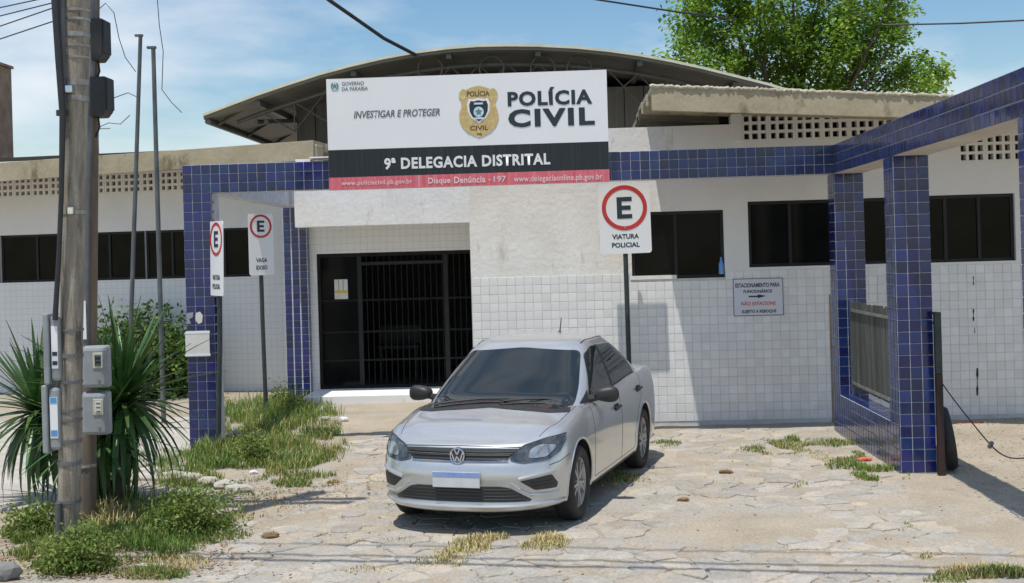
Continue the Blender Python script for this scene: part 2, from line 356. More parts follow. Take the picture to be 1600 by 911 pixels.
# paving of irregular flat stones
drive = bpy.data.objects.new('stone_driveway', None); COL.objects.link(drive); ORG[drive] = Vector((0, 10, 0)); drive.location = (0, 10, 0)
setp(drive, 'driveway of irregular flat stones sunk in sand around the car', None, None, 'structure')
cell = .215
pts = {}
for i in range(-19, 17):
    for j in range(-4, 36):
        pts[(i, j)] = Vector((i*cell*1.25+(j % 2)*.11+random.uniform(-.09, .09), 8.0+j*cell+random.uniform(-.075, .075)))
def inside(p):
    if p.x > 2.95 or p.y > 15.2 or p.y < 7.7: return False
    lim = -3.0+max(0, (p.y-8.6))*.22 if p.y < 12.5 else -2.25
    if p.y > 13.6: lim = -2.6
    if p.y < 9.2: lim = -2.6
    return p.x > lim
stones = []
for (i, j), p in pts.items():
    if not inside(p): continue
    if mnoise.noise(Vector((p.x*.55+4, p.y*.55, 3))) > .30: continue
    poly = [Vector((p.x+a, p.y+b)) for a, b in ((-.5, -.5), (.5, -.5), (.5, .5), (-.5, .5))]
    for di in range(-2, 3):
        for dj in range(-2, 3):
            q = pts.get((i+di, j+dj))
            if q is None or (di == 0 and dj == 0): continue
            mid = (p+q)/2; n = (q-p).normalized(); mid = mid-n*random.uniform(.005, .017)
            out = []
            for k in range(len(poly)):
                a, b = poly[k], poly[(k+1) % len(poly)]; da, db = (a-mid).dot(n), (b-mid).dot(n)
                if da <= 0: out.append(a)
                if da*db < 0: out.append(a+(b-a)*(da/(da-db)))
            poly = out
            if len(poly) < 3: break
        if len(poly) < 3: break
    if len(poly) >= 3: stones.append((p, poly))
stones.sort(key=lambda s: s[0].y)
def stone_geo(p, poly):
    tz = random.uniform(-.003, .008); a, b = random.gauss(0, .012), random.gauss(0, .012)
    rings = []
    pl = []
    for k in range(len(poly)):           # roughen the outline
        q, r = poly[k], poly[(k+1) % len(poly)]
        pl.append(q)
        nn_ = 3 if (r-q).length > .12 else 2 if (r-q).length > .06 else 1
        for k_ in range(1, nn_): pl.append(q.lerp(r, k_/nn_)+Vector((random.gauss(0, .010), random.gauss(0, .010))))
    n = len(pl)
    for s, z in ((1, -.03), (1, -.004), (.93, .003)):
        rings += [Vector((p.x+(q.x-p.x)*s, p.y+(q.y-p.y)*s, z+tz+a*(q.x-p.x)+b*(q.y-p.y))) for q in pl]
    f = []
    for r in range(2): f += [(r*n+k, r*n+(k+1) % n, (r+1)*n+(k+1) % n, (r+1)*n+k) for k in range(n)]
    f.append(tuple(range(2*n, 3*n)))
    return rings, f
rest = MB()
for idx, (p, poly) in enumerate(stones):
    v, f = stone_geo(p, poly)
    if idx < 300:
        m = MB(); m.add(v, f); m.build('paving_stone', 'stone', drive, fixn=False)
    else: rest.add(v, f)
rest.build('paving_stone_field', 'stone', drive, kind='stuff', fixn=False)

# pale concrete footpath at the left, with a broken kerb
walk = MB()
wp = [G(-120, 800), G(60, 800), G(215, 752), G(285, 752), G(300, 700), G(300, 655), G(-150, 665)]
walk.prism([Vector((p.x, p.y, -.05)) for p in wp], (0, 0, .085))
setp(walk.build('footpath', 'concrete', None, bevel=.01), 'pale concrete footpath behind the spiky plant and utility pole', None, None, 'structure')
def rock(name, c, r, mat, label=None, cat=None, group=None, sc=(1, 1, 1), seed=0, parent=None, sub=2):
    bm = bmesh.new(); bmesh.ops.create_icosphere(bm, subdivisions=sub, radius=1)
    for v in bm.verts:
        n = mnoise.noise(v.co*1.3+Vector((seed*3.1, seed, 0)))*.35+mnoise.noise(v.co*3+Vector((seed, 0, seed*2)))*.18
        v.co = Vector((v.co.x*sc[0], v.co.y*sc[1], v.co.z*sc[2]))*r*(1+n)
    me = bpy.data.meshes.new(name); bm.to_mesh(me); bm.free(); me.materials.append(M[mat]); me.shade_smooth() if sub > 2 else None
    o = bpy.data.objects.new(name, me); COL.objects.link(o); o.location = Vector(c)+Vector((0, 0, r*sc[2]*.6))
    setp(o, label, cat, group); return o
kerbpx = [(236, 742), (272, 748), (300, 752), (326, 758), (352, 764), (374, 770)]
kl = ['first', 'second', 'third', 'fourth', 'fifth', 'last']
for k, (x, y) in enumerate(kerbpx):
    rock('kerb_stone', G(x, y), .13, 'concrete', kl[k]+' broken kerb stone from the spiky plant, in the row edging the weeds', 'kerb stone', 'broken kerb stones along the weeds', (1.0, .6, .42), k+1)

# ================================================================== blue tiled portal (left) and gate frame (right)
TP = .11; YF = 14.4
bt = tile_mesh(TP-.0065, TP-.0065, .006, 'bluetile', .005)
ZB = 2.985; ZT = ZB+3*TP
D3 = 3*TP
XL0 = -4.455; XL1 = XL0+D3
portal = thing('blue_tiled_portal', (XL0+D3/2, YF+D3/2, 0), 'blue tiled entrance portal at left with square pillar carrying a beam to the sign board', 'portal')
def pier(root, x0, y0, x1, y1, z0, z1, name): MB().box(x0, x1, y0, y1, z0, z1).build(name, 'grout', root, bevel=.004)
pier(portal, XL0, YF, XL1, YF+D3, -.05, ZB, 'pillar')
pier(portal, XL0, YF, -1.15, YF+.2, ZB, ZT, 'front_beam')
pier(portal, XL0+.04, YF+D3, XL1-.04, 19.5, ZB+.02, ZT-.02, 'side_beam')
pier(portal, XL0, 19.5, XL1+.05, 19.5+D3, -.02, ZT, 'rear_pillar')
MB().box(-2.95, XL1+1.0, YF+.02, YF+.22, ZT+.001, ZT+.03).box(-2.95+.0, -2.3, YF-.02, YF+.3, ZT+.032, ZT+.05).build('coping', 'plaster', portal, bevel=.004)
T = Tiles(bt)
nz_ = int(ZB/TP)
T.field((XL0, YF, ZB-nz_*TP), (1, 0, 0), (0, 0, 1), 3, nz_, TP, TP)
T.field((XL1, YF, ZB-nz_*TP), (0, 1, 0), (0, 0, 1), 1, nz_, TP, TP)
T.field((XL0, YF, ZB), (1, 0, 0), (0, 0, 1), 16, 3, TP, TP)
nr = int(ZT/TP)
T.field((XL0, 19.5, ZT-nr*TP), (1, 0, 0), (0, 0, 1), 3, nr-1, TP*1.14, TP)
T.field((XL1+.05, 19.5, ZT-nr*TP), (0, 1, 0), (0, 0, 1), 3, nr-1, TP, TP)
T.place(portal)

XR0 = 3.075; XR1 = XR0+D3
gate = thing('blue_tiled_gate_frame', (XR0+D3/2, 12.0, 0), 'blue tiled gate frame at right with beam running toward the street on square columns', 'gate frame')
YC1 = 11.83; YC2 = 8.25
pier(gate, -.9, YF, XR0, YF+.2, ZB, ZT, 'front_beam')
MB().box(XR0, XR1, 6.2, YF+D3, ZB, ZT).build('side_beam', 'concrete', gate, bevel=.01)
for y in (YF, YC1, YC2): pier(gate, XR0+.001, y, XR1-.001, y+D3, -.05, ZB-.001, 'column')
LWH = 4*TP+.02
pier(gate, XR0+.002, YC1+D3, XR0+.22, YF, -.05, LWH, 'low_wall')
T = Tiles(bt)
T.field((XR0-32*TP, YF, ZB), (1, 0, 0), (0, 0, 1), 32, 3, TP, TP, skip=lambda p: p.x < .40)
ns = int((YF-6.2)/TP)
T.field((XR0, YF, ZB), (0, -1, 0), (0, 0, 1), ns, 3, TP, TP)
for y in (YF, YC1, YC2):
    T.field((XR0, y, ZB-nz_*TP), (1, 0, 0), (0, 0, 1), 3, nz_, TP, TP)
    T.field((XR0, y+D3, ZB-nz_*TP), (0, -1, 0), (0, 0, 1), 3, nz_, TP, TP)
nl = int((YF-YC1-D3)/TP)
T.field((XR0+.002, YF, .02), (0, -1, 0), (0, 0, 1), nl, 4, (YF-YC1-D3)/nl, TP)
T.field((XR0+.002, YC1+D3, LWH), (1, 0, 0), (0, 1, 0), 2, nl, TP, (YF-YC1-D3)/nl)
T.place(gate)

# slatted panel above the low wall
gp = thing('slatted_panel', (XR0+.16, 13.2, LWH), 'weathered grey slatted panel on the low blue wall between two columns', 'panel')
y0, y1 = YC1+D3+.02, YF-.02; n = 22
for k in range(n):
    y = lerp(y0, y1, (k+.5)/n); w = (y1-y0)/n*.82
    MB().box(XR0+.15, XR0+.165, y-w/2, y+w/2, LWH+.09+random.uniform(0, .01), LWH+1.06+random.uniform(-.012, .012)).build('slat', 'gatewood', gp)
for z in (.12, .95): MB().box(XR0+.135, XR0+.149, y0, y1, LWH+z, LWH+z+.03).build('rail', 'band', gp)
for y in (y0, y1): MB().box(XR0+.13, XR0+.17, y-.015, y+.015, LWH, LWH+1.08).build('upright', 'polemetal', gp)
for y in (y0+.3, y1-.3): MB().box(XR0+.145, XR0+.16, y-.02, y+.02, LWH, LWH+.1).build('foot', 'polemetal', gp)
# gate post, tyre and rope
pp = G(1471, 744)
post = thing('gate_post', (pp.x, pp.y, 0), 'rusty dark square gate post hinged to the blue column', 'post')
MB().box(pp.x-.03, pp.x+.03, pp.y-.03, pp.y+.03, -.05, .95).build('lower_shaft', 'rust', post, bevel=.004)
MB().box(pp.x-.03, pp.x+.03, pp.y-.03, pp.y+.03, .952, 1.52).build('upper_shaft', 'greenpost', post, bevel=.004)
for z in (1.42, 1.51): MB().bar((XR1-.02, pp.y+.05, z), (pp.x, pp.y+.02, z), .025).build('hinge', 'greenpost', post)
ty = thing('old_tyre', (pp.x+.15, pp.y+.30, .0), 'old black tyre leaning behind the rusty gate post', 'tyre')
prof = [(.20, -.04), (.28, -.05), (.295, -.03), (.30, 0), (.295, .03), (.28, .05), (.20, .04), (.195, 0), (.20, -.04)]
mm = Matrix.Rotation(math.radians(78), 4, 'Z') @ Matrix.Rotation(math.radians(-8), 4, 'X')
MB().lathe(prof, (pp.x+.15, pp.y+.30, .305), 'Y', 32, mm).build('tread', 'rubber', ty, smooth=True)
MB().lathe([(.197, -.052), (.21, -.058), (.22, -.055), (.21, -.05), (.197, -.052)], (pp.x+.15, pp.y+.30, .305), 'Y', 32, mm).build('bead', 'plastic', ty, smooth=True)
a, b = Vector((pp.x+.03, pp.y, .86)), Vector((XR0+.36, YC2+.2, .95))
rp_ = []
for k in range(25):
    t = k/24; q = a.lerp(b, t); q.z -= .62*4*t*(1-t)*.72; q.x += .05*math.sin(t*7); rp_.append(q)
rope = thing('barrier_rope', tuple(a), 'thin dark rope sagging across the gateway from the rusty post', 'rope')
MB().tube(rp_, .006, 6).build('rope', 'cable', rope, smooth=True)
k = rp_[9]; MB().tube([k+Vector((0, .03, -.02)), k+Vector((.0, -.03, .02))], .02, 6).build('knot', 'pvc', rope)

# ================================================================== police station building
YW = 15.45
st = thing('police_station', (2.0, YW, 0), 'low white tiled police station with perforated vents, dark windows and cream eaves', 'building')
XB0 = P(735, 400, YW).x
ztile = P(900, 430, YW).z
w1 = [P(985, 332, YW), P(1133, 432, YW)]; w2 = [P(1168, 315, YW), P(1392, 415, YW)]; w3 = [P(1425, 306, YW), P(1588, 407, YW)]
wins = [(w1[0].x, w1[1].x, w1[1].z-.01, w1[0].z), (w2[0].x, w2[1].x, P(1168, 418, YW).z, P(1168, 315, YW).z), (w3[0].x, w3[1].x, P(1440, 411, YW).z, P(1440, 306, YW).z)]
ztop = P(1060, 197, YW).z
def wallstrip(x0, x1, y, th, z0, z1, holes, name, mat, parent, xend=None):
    mb = MB(); xs = sorted({x0, x1, *[h[0] for h in holes], *[h[1] for h in holes]}); zs = sorted({z0, z1, *[h[2] for h in holes], *[h[3] for h in holes]})
    xs = [x for x in xs if x0 <= x <= x1]; zs = [z for z in zs if z0 <= z <= z1]
    for i in range(len(xs)-1):
        run = None
        for j in range(len(zs)-1):
            cx, cz = (xs[i]+xs[i+1])/2, (zs[j]+zs[j+1])/2
            if any(h[0] < cx < h[1] and h[2] < cz < h[3] for h in holes): continue
            mb.box(xs[i], xs[i+1], y, y+th, zs[j], zs[j+1])
    return mb.build(name, mat, parent)
XE = 8.5
vz1, vz0 = P(1165, 181, YW).z+.02, P(1165, 220.5, YW).z-.0
xv0 = P(1159, 200, YW).x
zc = 4.0
lowwall = wallstrip(XB0, XE, YW, .18, -.05, ztile, wins, 'lower_wall', 'whitegrout', st)
upl = wallstrip(XB0, w1[0].x+.55, YW, .18, ztile, ztop, wins, 'stained_plaster_wall', 'plaster', st)
xv7 = xv0+8*.327; vlow = .34
upr = wallstrip(w1[0].x+.55, xv7, YW, .18, ztile, vz0, wins, 'upper_wall', 'plasterclean', st)
wallstrip(xv7, XE, YW, .18, ztile, vz0-vlow, wins, 'upper_wall', 'plasterclean', st)
MB().box(xv7, XE, YW+.002, YW+.18, vz1-vlow, vz1-.002).build('vent_lintel', 'plasterclean', st)
MB().box(w1[0].x+.55, xv0-.13, YW, YW+.18, vz0, ztop).build('parapet', 'plasterclean', st)
MB().box(xv0-.13, xv0, YW-.03, YW+.2, vz0, 3.82).build('pier', 'plasterclean', st, bevel=.01)
MB().box(xv0-.01, XE, YW+.001, YW+.18, vz1, 3.9).build('vent_lintel', 'plasterclean', st)
wt = tile_mesh(.1035, .1035, .0045, 'whitetile', .003); WP = .108
T = Tiles(wt)
def skipw(p):
    if p.z > ztile-.03: return True
    return any(h[0]-.05 < p.x < h[1]+.05 and h[2]-.05 < p.z < h[3]+.05 for h in wins)
T.field((XB0+.01, YW, ztile-17*WP), (1, 0, 0), (0, 0, 1), int((XE-XB0)/WP), 17, WP, WP, skip=skipw)
T.place(lowwall)
# perforated vent blocks (3 x 3 openings)
def vent_mesh(s, th, op, rows=3):
    mb = MB(); nb = 3; pit = s/nb; g = (pit-op)
    for i in range(nb+1):
        x = i*pit; w = g if 0 < i < nb else g*.5+.012
        x0 = 0 if i == 0 else (s-w if i == nb else x-w/2); mb.box(x0, x0+w, 0, th, 0, pit*rows)
    for j in range(rows+1):
        z = j*pit; z0 = 0 if j == 0 else (pit*rows-g*.6 if j == rows else z-g/2)
        mb.box(g*.5+.012, s-g*.5-.012, .002, th-.002, z0, z0+(g if 0 < j < rows else g*.6))
    me = bpy.data.meshes.new('vent_block'); me.from_pydata([tuple(v) for v in mb.v], [], mb.f); me.materials.append(M['plasterclean']); return me
VS = (vz1-vz0)
vm = vent_mesh(.325, .12, .075)
k = 0; x = xv0
while x < 7.4:
    inst(vm, 'vent_block', Matrix.Translation((x, YW+.003, vz0-(vlow if k >= 8 else 0))) @ Matrix.Diagonal((1, 1, VS/.325, 1)), st); x += .327; k += 1
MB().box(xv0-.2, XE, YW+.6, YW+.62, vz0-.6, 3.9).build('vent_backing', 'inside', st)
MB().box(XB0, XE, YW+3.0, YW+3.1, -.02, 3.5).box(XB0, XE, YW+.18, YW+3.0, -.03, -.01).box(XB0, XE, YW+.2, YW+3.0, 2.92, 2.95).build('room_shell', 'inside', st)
def window(parent, x0, x1, z0, z1, y, muls, split=None, th=.05):
    w = MB(); f = .04
    w.box(x0, x1, y, y+th, z0, z0+f).box(x0, x1, y, y+th, z1-f, z1).box(x0, x0+f, y+.001, y+th, z0+f, z1-f).box(x1-f, x1, y+.001, y+th, z0+f, z1-f)
    fr = w.build('window', 'darkframe', parent, bevel=.003)
    xs = [x0+f]+[lerp(x0, x1, m) for m in muls]+[x1-f]
    for m in xs[1:-1]: MB().box(m-.02, m+.02, y+.002, y+th-.002, z0+f, z1-f).build('mullion', 'darkframe', fr)
    for i in range(len(xs)-1):
        MB().box(xs[i]+(.02 if i else 0), xs[i+1]-(.02 if i < len(xs)-2 else 0), y+.02+.006*(i % 2), y+.026+.006*(i % 2), z0+f, z1-f).build('pane', 'glass', fr)
    return fr
window(st, *wins[0], YW+.05, [.48]); window(st, *wins[1], YW+.05, [.3, .62]); window(st, *wins[2], YW+.05, [.33, .66])
MB().box(wins[0][0]-.02, lerp(wins[0][0], wins[0][1], .48), YW-.012, YW+.05, wins[0][2]-.0, wins[0][2]+.045).build('sill', 'plaster', st)
# roof channels of the right wing, running along X, their ends stepping back
YE = 14.15
c0, c1 = P(1015, 133, YE), P(1510, 150, YE)
slope = (c1.z-c0.z)/(c1.x-c0.x)
hgt = P(1016, 133, YE).z-P(1016, 173, YE).z
def channel(i, y, dep, parent):
    x0 = c0.x+random.uniform(-.02, .02); x1 = 9.0
    z0, z1 = c0.z, c0.z+slope*(x1-c0.x); dz = -.012*i
    hb = hgt*.5 if i else hgt*.52; hgt_ = hgt if i == 0 else hgt*.5
    prof = [(0, -hgt_), (.06, -hgt_), (.10, -.06), (dep-.10, -.06), (dep-.06, -hb), (dep, -hb), (dep-.03, 0), (.015, 0)]
    v = [Vector((x0, y+a, z0+b+dz)) for a, b in prof]+[Vector((x1, y+a, z1+b*.8+dz)) for a, b in prof]
    n = len(prof)
    return MB().add(v, [tuple(range(n)), tuple(range(2*n-1, n-1, -1))]+[(k, k+n, (k+1) % n+n, (k+1) % n) for k in range(n)]).build('roof_channel', 'fascia', parent, bevel=.006)
for i in range(9):
    channel(i, YE+i*.68, .676, st)
m = MB(); lp = []
for k in range(320):                         # crusty lichen lip along the top of the eave
    x = lerp(c0.x, 9.0, k/319); lp.append(Vector((x, YE+.01+random.gauss(0, .004), c0.z+slope*(x-c0.x)-.004+random.gauss(0, .005))))
m.tube(lp, [random.uniform(.012, .026) for _ in lp], 7)
m.build('lichen_lip', 'crust', st, kind='stuff')

# entrance: canopy, side wall, gridded door, step
YCN, YD = 18.72, 19.62
cz = P(600, 352, YCN).z
xl, xr = P(460, 330, YCN).x, XB0+.7
MB().box(xl, xr, YCN, YCN+.22, cz, 3.55).build('canopy_fascia', 'plaster', st, bevel=.01)
MB().box(xl, xr, YCN+.22, YD+.3, cz+.12, cz+.3).build('canopy_soffit', 'plasterclean', st)
dx0, dx1, dz1 = P(497, 500, YD).x, P(742, 500, YD).x, P(600, 394, YD).z
xs0 = P(466, 500, YD).x
MB().box(xs0, dx0, YD, YD+.2, 0, cz+.119).build('entrance_wall', 'fartile', st)
MB().box(dx0, dx1+.5, YD, YD+.2, dz1, cz+.119).build('door_lintel', 'fartile', st)
MB().box(dx1, dx1+.5, YD, YD+.2, 0, dz1).build('entrance_jamb', 'fartile', st)
MB().box(XB0+.001, XB0+.15, YW+.18, YD, 0, 3.4).build('side_wall', 'plasterclean', st)
ZS = .12
s0 = P(474, 625, 18.62).x
MB().box(s0, XB0+.1, 18.62, YD+.25, -.05, ZS).build('doorstep', 'plasterclean', st, bevel=.012)
door = MB().box(dx0, dx0+.05, YD+.04, YD+.1, ZS, dz1).box(dx1-.05, dx1, YD+.04, YD+.1, ZS, dz1).box(dx0+.05, dx1-.05, YD+.04, YD+.1, dz1-.06, dz1).box(dx0+.05, dx1-.05, YD+.04, YD+.1, ZS, ZS+.05).build('door', 'blackmetal', st)
xa = lerp(dx0, dx1, .27); xb = lerp(dx0, dx1, .82)
for x in (xa, xb): MB().box(x-.035, x+.035, YD+.045, YD+.09, ZS+.05, dz1-.06).build('door_post', 'darkframe', door)
MB().box(xa+.035, xb-.035, YD+.046, YD+.088, dz1-.2, dz1-.15).build('transom', 'darkframe', door)
MB().box(dx0+.05, xa-.035, YD+.07, YD+.08, ZS+.05, dz1-.06).build('door_leaf', 'glass', door)
nb = 26
for k in range(1, nb):
    x = lerp(dx0+.04, dx1-.04, k/nb)
    if x < xa+.05: continue
    MB().tube([(x, YD+.065, ZS+.05), (x, YD+.065, dz1-.06)], .008, 6).build('grille_bar', 'blackmetal', door)
for z in (.55, 1.0, 1.5): MB().box(dx0+.05, dx1-.05, YD+.058, YD+.068, z, z+.03).build('grille_rail', 'blackmetal', door)
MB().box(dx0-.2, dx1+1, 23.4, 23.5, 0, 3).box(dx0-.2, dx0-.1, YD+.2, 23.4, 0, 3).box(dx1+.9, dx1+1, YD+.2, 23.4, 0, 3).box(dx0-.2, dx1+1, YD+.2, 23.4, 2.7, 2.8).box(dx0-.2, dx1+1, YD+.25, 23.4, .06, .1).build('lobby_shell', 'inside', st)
bench = thing('lobby_bench', (lerp(dx0, dx1, .42), 21.3, .1), 'dark bench barely visible behind the entrance grille', 'bench')
bx = lerp(dx0, dx1, .42)
MB().box(bx-.35, bx+.35, 21.2, 21.6, .62, .68).build('seat', 'darkframe', bench)
MB().box(bx-.35, bx+.35, 21.56, 21.6, .68, 1.0).build('backrest', 'darkframe', bench)
for q in (-.3, .3): MB().box(bx+q-.03, bx+q+.03, 21.25, 21.55, .1, .62).build('leg', 'darkframe', bench)

# left wing, receding slightly to the left
a0 = Vector((-4.05, 20.62, 0)); ang = math.radians(7); ud = Vector((-math.cos(ang), math.sin(ang), 0)); nd = Vector((-math.sin(ang), -math.cos(ang), 0))  # ud: to the left, nd: to the street
def onleft(x, y, off=0.0):
    d = ray(x, y); q = a0+nd*off
    t = (q-Vector((0, 0, CAMH))).dot(nd)/d.dot(nd); p = Vector((0, 0, CAMH))+d*t
    return (p-a0).dot(ud), p.z
ML = frame(-ud, nd*-1, (0, 0, 1), a0)           # local: x right, y inward, z up (x negative to the left)
wing = thing('left_wing', tuple(a0), 'white left wing of the station behind the flagpoles with a strip of dark windows', 'building')
wing.matrix_world = ML; ORG[wing] = Vector((0, 0, 0))
def lx_(x, y, off=0): s, z = onleft(x, y, off); return -s
def lz_(x, y, off=0): return onleft(x, y, off)[1]
zt1, zb1 = lz_(200, 361.5), lz_(200, 437); zv0 = lz_(150, 303); zv1 = zv0+.42
wl = [(-11.2, -8.551), (-8.55, -5.851), (-5.85, -3.151), (-3.15, lx_(391, 400))]
holes = [(a, b, zb1, zt1) for a, b in wl]
wallstrip(-11.4, .0, 0, .18, -.05, zb1, [], 'lower_wall', 'fartile', wing)
wallstrip(-11.4, .0, 0.001, .18, zb1, zv0, holes, 'upper_wall', 'plasterclean', wing)
for a, b in wl: window(wing, a, b, zb1, zt1, .05, [.25, .5, .75])
vl = vent_mesh(.335, .12, .07, 4)
x = -11.3
while x < -1.2:
    o = bpy.data.objects.new('vent_block', vl); COL.objects.link(o); o.parent = wing; o.location = (x, .003, zv0); x += .338
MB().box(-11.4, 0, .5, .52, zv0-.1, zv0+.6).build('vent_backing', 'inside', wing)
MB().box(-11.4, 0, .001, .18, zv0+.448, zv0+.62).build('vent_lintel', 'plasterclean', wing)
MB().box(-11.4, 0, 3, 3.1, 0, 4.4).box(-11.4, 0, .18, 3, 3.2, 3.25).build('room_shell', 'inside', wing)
eo = 1.15
for i in range(6):
    off = eo-i*.68
    ex1, ez1 = lx_(489, 219, eo), lz_(489, 219, eo); ex0 = -11.8; ez0 = lz_(0, 254, eo)+(lz_(0, 254, eo)-lz_(489, 219, eo))/(lx_(489, 219, eo)-lx_(0, 254, eo))*(lx_(0, 254, eo)-ex0)
    hh = .31; h0 = hh if i == 0 else .14; hh = .14; dep = .676; prof = [(0, -h0), (.06, -h0), (.10, -.06), (dep-.10, -.06), (dep-.06, -hh), (dep, -hh), (dep-.03, 0), (.015, 0)]
    v = [Vector((ex0, -off+p, ez0+q)) for p, q in prof]+[Vector((ex1, -off+p, ez1+q)) for p, q in prof]; n = 8
    MB().add(v, [tuple(range(n)), tuple(range(2*n-1, n-1, -1))]+[(k, k+n, (k+1) % n+n, (k+1) % n) for k in range(n)]).build('roof_channel', 'fascia', wing, bevel=.006)
MB().box(ex1-.16, ex1+.05, -eo+.05, -eo+.35, ez1-.36, ez1-.06).build('gutter_end', 'fascia', wing, bevel=.02)

# ================================================================== vaulted hall behind
YH = 24.0
hall = thing('vaulted_hall', (P(790, 400, YH).x, YH, 0), 'grey hall with wide curved metal roof rising behind the sign board', 'building')
arc = [(318, 181), (360, 165), (400, 150), (450, 133), (500, 117), (550, 103.5), (600, 92), (650, 83), (700, 76.5), (745, 73), (790, 72), (840, 72.5), (900, 75.5), (950, 80.5), (1000, 87.5), (1050, 97), (1100, 108), (1150, 120.5), (1200, 133), (1250, 148)]
ap = [P(x, y, YH) for x, y in arc]
LEN = 16
mb = MB(); n = len(ap)
mb.v = [p.copy() for p in ap]+[p+Vector((0, LEN, 0)) for p in ap]+[p-Vector((0, 0, .07)) for p in ap]+[p+Vector((0, LEN, -.07)) for p in ap]
for i in range(n-1):
    mb.f += [(i, i+1, n+i+1, n+i), (2*n+i, 3*n+i, 3*n+i+1, 2*n+i+1), (i, 2*n+i, 2*n+i+1, i+1), (n+i, n+i+1, 3*n+i+1, 3*n+i)]
mb.f += [(0, n, 3*n, 2*n), (n-1, 3*n-1, 4*n-1, 2*n-1)]
roof = mb.build('roof', 'hallroof', hall)
mb = MB()
for i in range(n-1):
    a, b = ap[i], ap[i+1]
    mb.add([a+Vector((0, -.06, -.015)), b+Vector((0, -.06, -.015)), b+Vector((0, -.06, .035)), a+Vector((0, -.06, .035)), a+Vector((0, .3, .004)), b+Vector((0, .3, .004)), b+Vector((0, .3, .035)), a+Vector((0, .3, .035))], [(0, 1, 2, 3), (3, 2, 6, 7), (0, 4, 5, 1)])
mb.build('edge_flashing', 'halltop', roof)
low = [p+Vector((0, .5, -.27)) for p in ap]
MB().tube(low[1:-1], .045, 8).build('arch_chord', 'truss', hall, smooth=True)
low2 = [p+Vector((0, .5, -.85)) for p in ap]
for i in range(2, n-2):
    for a, b in ((low[i], low2[min(i+1, n-3)]), (low2[max(i, 3)], low[i+1])):
        MB().tube([a, b], .014, 6).build('truss_web', 'truss', hall)
for px in (672, 768, 848, 905):
    c = P(px, 107, YH+.42); u, v = Vector((1, 0, 0)), Vector((0, 0, 1))
    MB().tube([c+u*.24*math.cos(t)+v*.24*math.sin(t) for t in [2*math.pi*k/20 for k in range(21)]], .018, 6).build('truss_ring', 'truss', hall)
for i in range(2, n-1, 3):
    MB().box(ap[i].x-.05, ap[i].x+.05, YH+.1, YH+LEN-.2, ap[i].z-.17, ap[i].z-.075).build('purlin', 'truss', roof)
YHW = 26.6
xa_, xb_ = P(463, 200, YHW).x, P(1130, 200, YHW).x
hz = P(480, 152, YHW).z
nP = 22
for k in range(nP):
    a, b = lerp(xa_, xb_, k/nP), lerp(xa_, xb_, (k+1)/nP)
    MB().box(a+.01, b-.01, YHW, YHW+.1, 0, hz).build('wall_panel', 'hallwall', hall)
MB().box(xa_, xb_, YHW+.11, YHW+.3, 0, hz-.02).build('wall', 'hallwall', hall)
MB().box(xa_, xa_+.3, YHW+.3, YH+LEN-1, 0, hz).box(xb_-.3, xb_, YHW+.3, YH+LEN-1, 0, hz).box(xa_, xb_, YH+LEN-1, YH+LEN-.8, 0, hz+1).build('wall', 'hallwall', hall)
for x in (ap[0].x+.9, xa_-.15):
    MB().tube([(x+.0, YH+.5, ap[0].z-.1), (xa_, YHW, hz-.5)], .05, 8).build('brace', 'truss', hall)
# strut line of the left eave
MB().tube([ap[0]+Vector((.05, .1, -.1)), ap[0]+Vector((.05, LEN-.2, -.1))], .06, 8).build('eave_beam', 'truss', hall)
for k in range(7):
    y = YH+.6+k*2.3
    MB().tube([(ap[0].x+.1, y, ap[0].z-.12), (xa_, y, hz-.1)], .035, 6).build('rafter', 'truss', hall)

# brown building corner at the far left
c = P(0, 180, 26)
bb = thing('brown_tower', (c.x-.6, 26, 0), 'narrow brown weathered tower rising at the left edge above the eave', 'tower')
x1 = P(20, 180, 28).x; zt = P(10, 108, 28).z
MB().box(x1-2.2, x1, 26, 28, 0, zt).build('wall', 'brown', bb, bevel=.02)
MB().box(x1-2.25, x1+.03, 25.97, 28.05, zt+.001, zt+.06).build('coping', 'brown', bb)

# loose gravel and clods on the sandy yard right of the gate and along the drive
mb = MB()
oct_ = [(1, 0, 0), (-1, 0, 0), (0, 1, 0), (0, -1, 0), (0, 0, 1), (0, 0, -1)]; octf = [(0, 2, 4), (2, 1, 4), (1, 3, 4), (3, 0, 4), (2, 0, 5), (1, 2, 5), (3, 1, 5), (0, 3, 5)]
for k in range(3300):
    if k < 2800: x, y = random.uniform(3.4, 7.5), random.uniform(9, 15.4)
    else: x, y = random.uniform(-4, 3.0), random.uniform(8, 15)
    r = random.uniform(.004, .014)*(1.5 if random.random() < .06 else 1); c_ = Vector((x, y, gz(x, y)+r*.3+(.004 if x < 3 else 0)))
    mb.add([c_+Vector((p[0]*r*random.uniform(.7, 1.3), p[1]*r*random.uniform(.7, 1.3), p[2]*r*.7)) for p in oct_], octf)
setp(mb.build('gravel', 'stone', None, kind='stuff', fixn=False), 'loose gravel and grit scattered over the sand', 'gravel')
# bare edge and rust runs on the right wall
xq = P(1303.5, 560, YW).x
MB().box(xq-.045, xq+.04, YW-.012, YW-.001, .0, P(1303, 460, YW).z).build('exposed_plaster_edge', 'brown', st)
for px, y0_, y1_, w_ in ((1521, 432, 446, .012), (1521, 483, 502, .02), (1523, 512, 522, .01), (1527, 575, 618, .026)):
    a_, b_ = P(px, y0_, YW-.008), P(px, y1_, YW-.008)
    pl_ = [Vector((lerp(a_.x, b_.x, t)+s_*w_*(.5+.8*math.sin(t*9+px))*.5, YW-.0095, lerp(a_.z, b_.z, t))) for s_, ts in ((-1, (0, .25, .5, .75, 1)), (1, (1, .75, .5, .25, 0))) for t in ts]
    MB().prism(pl_, (0, .002, 0)).build('rust_run', 'rust', st)

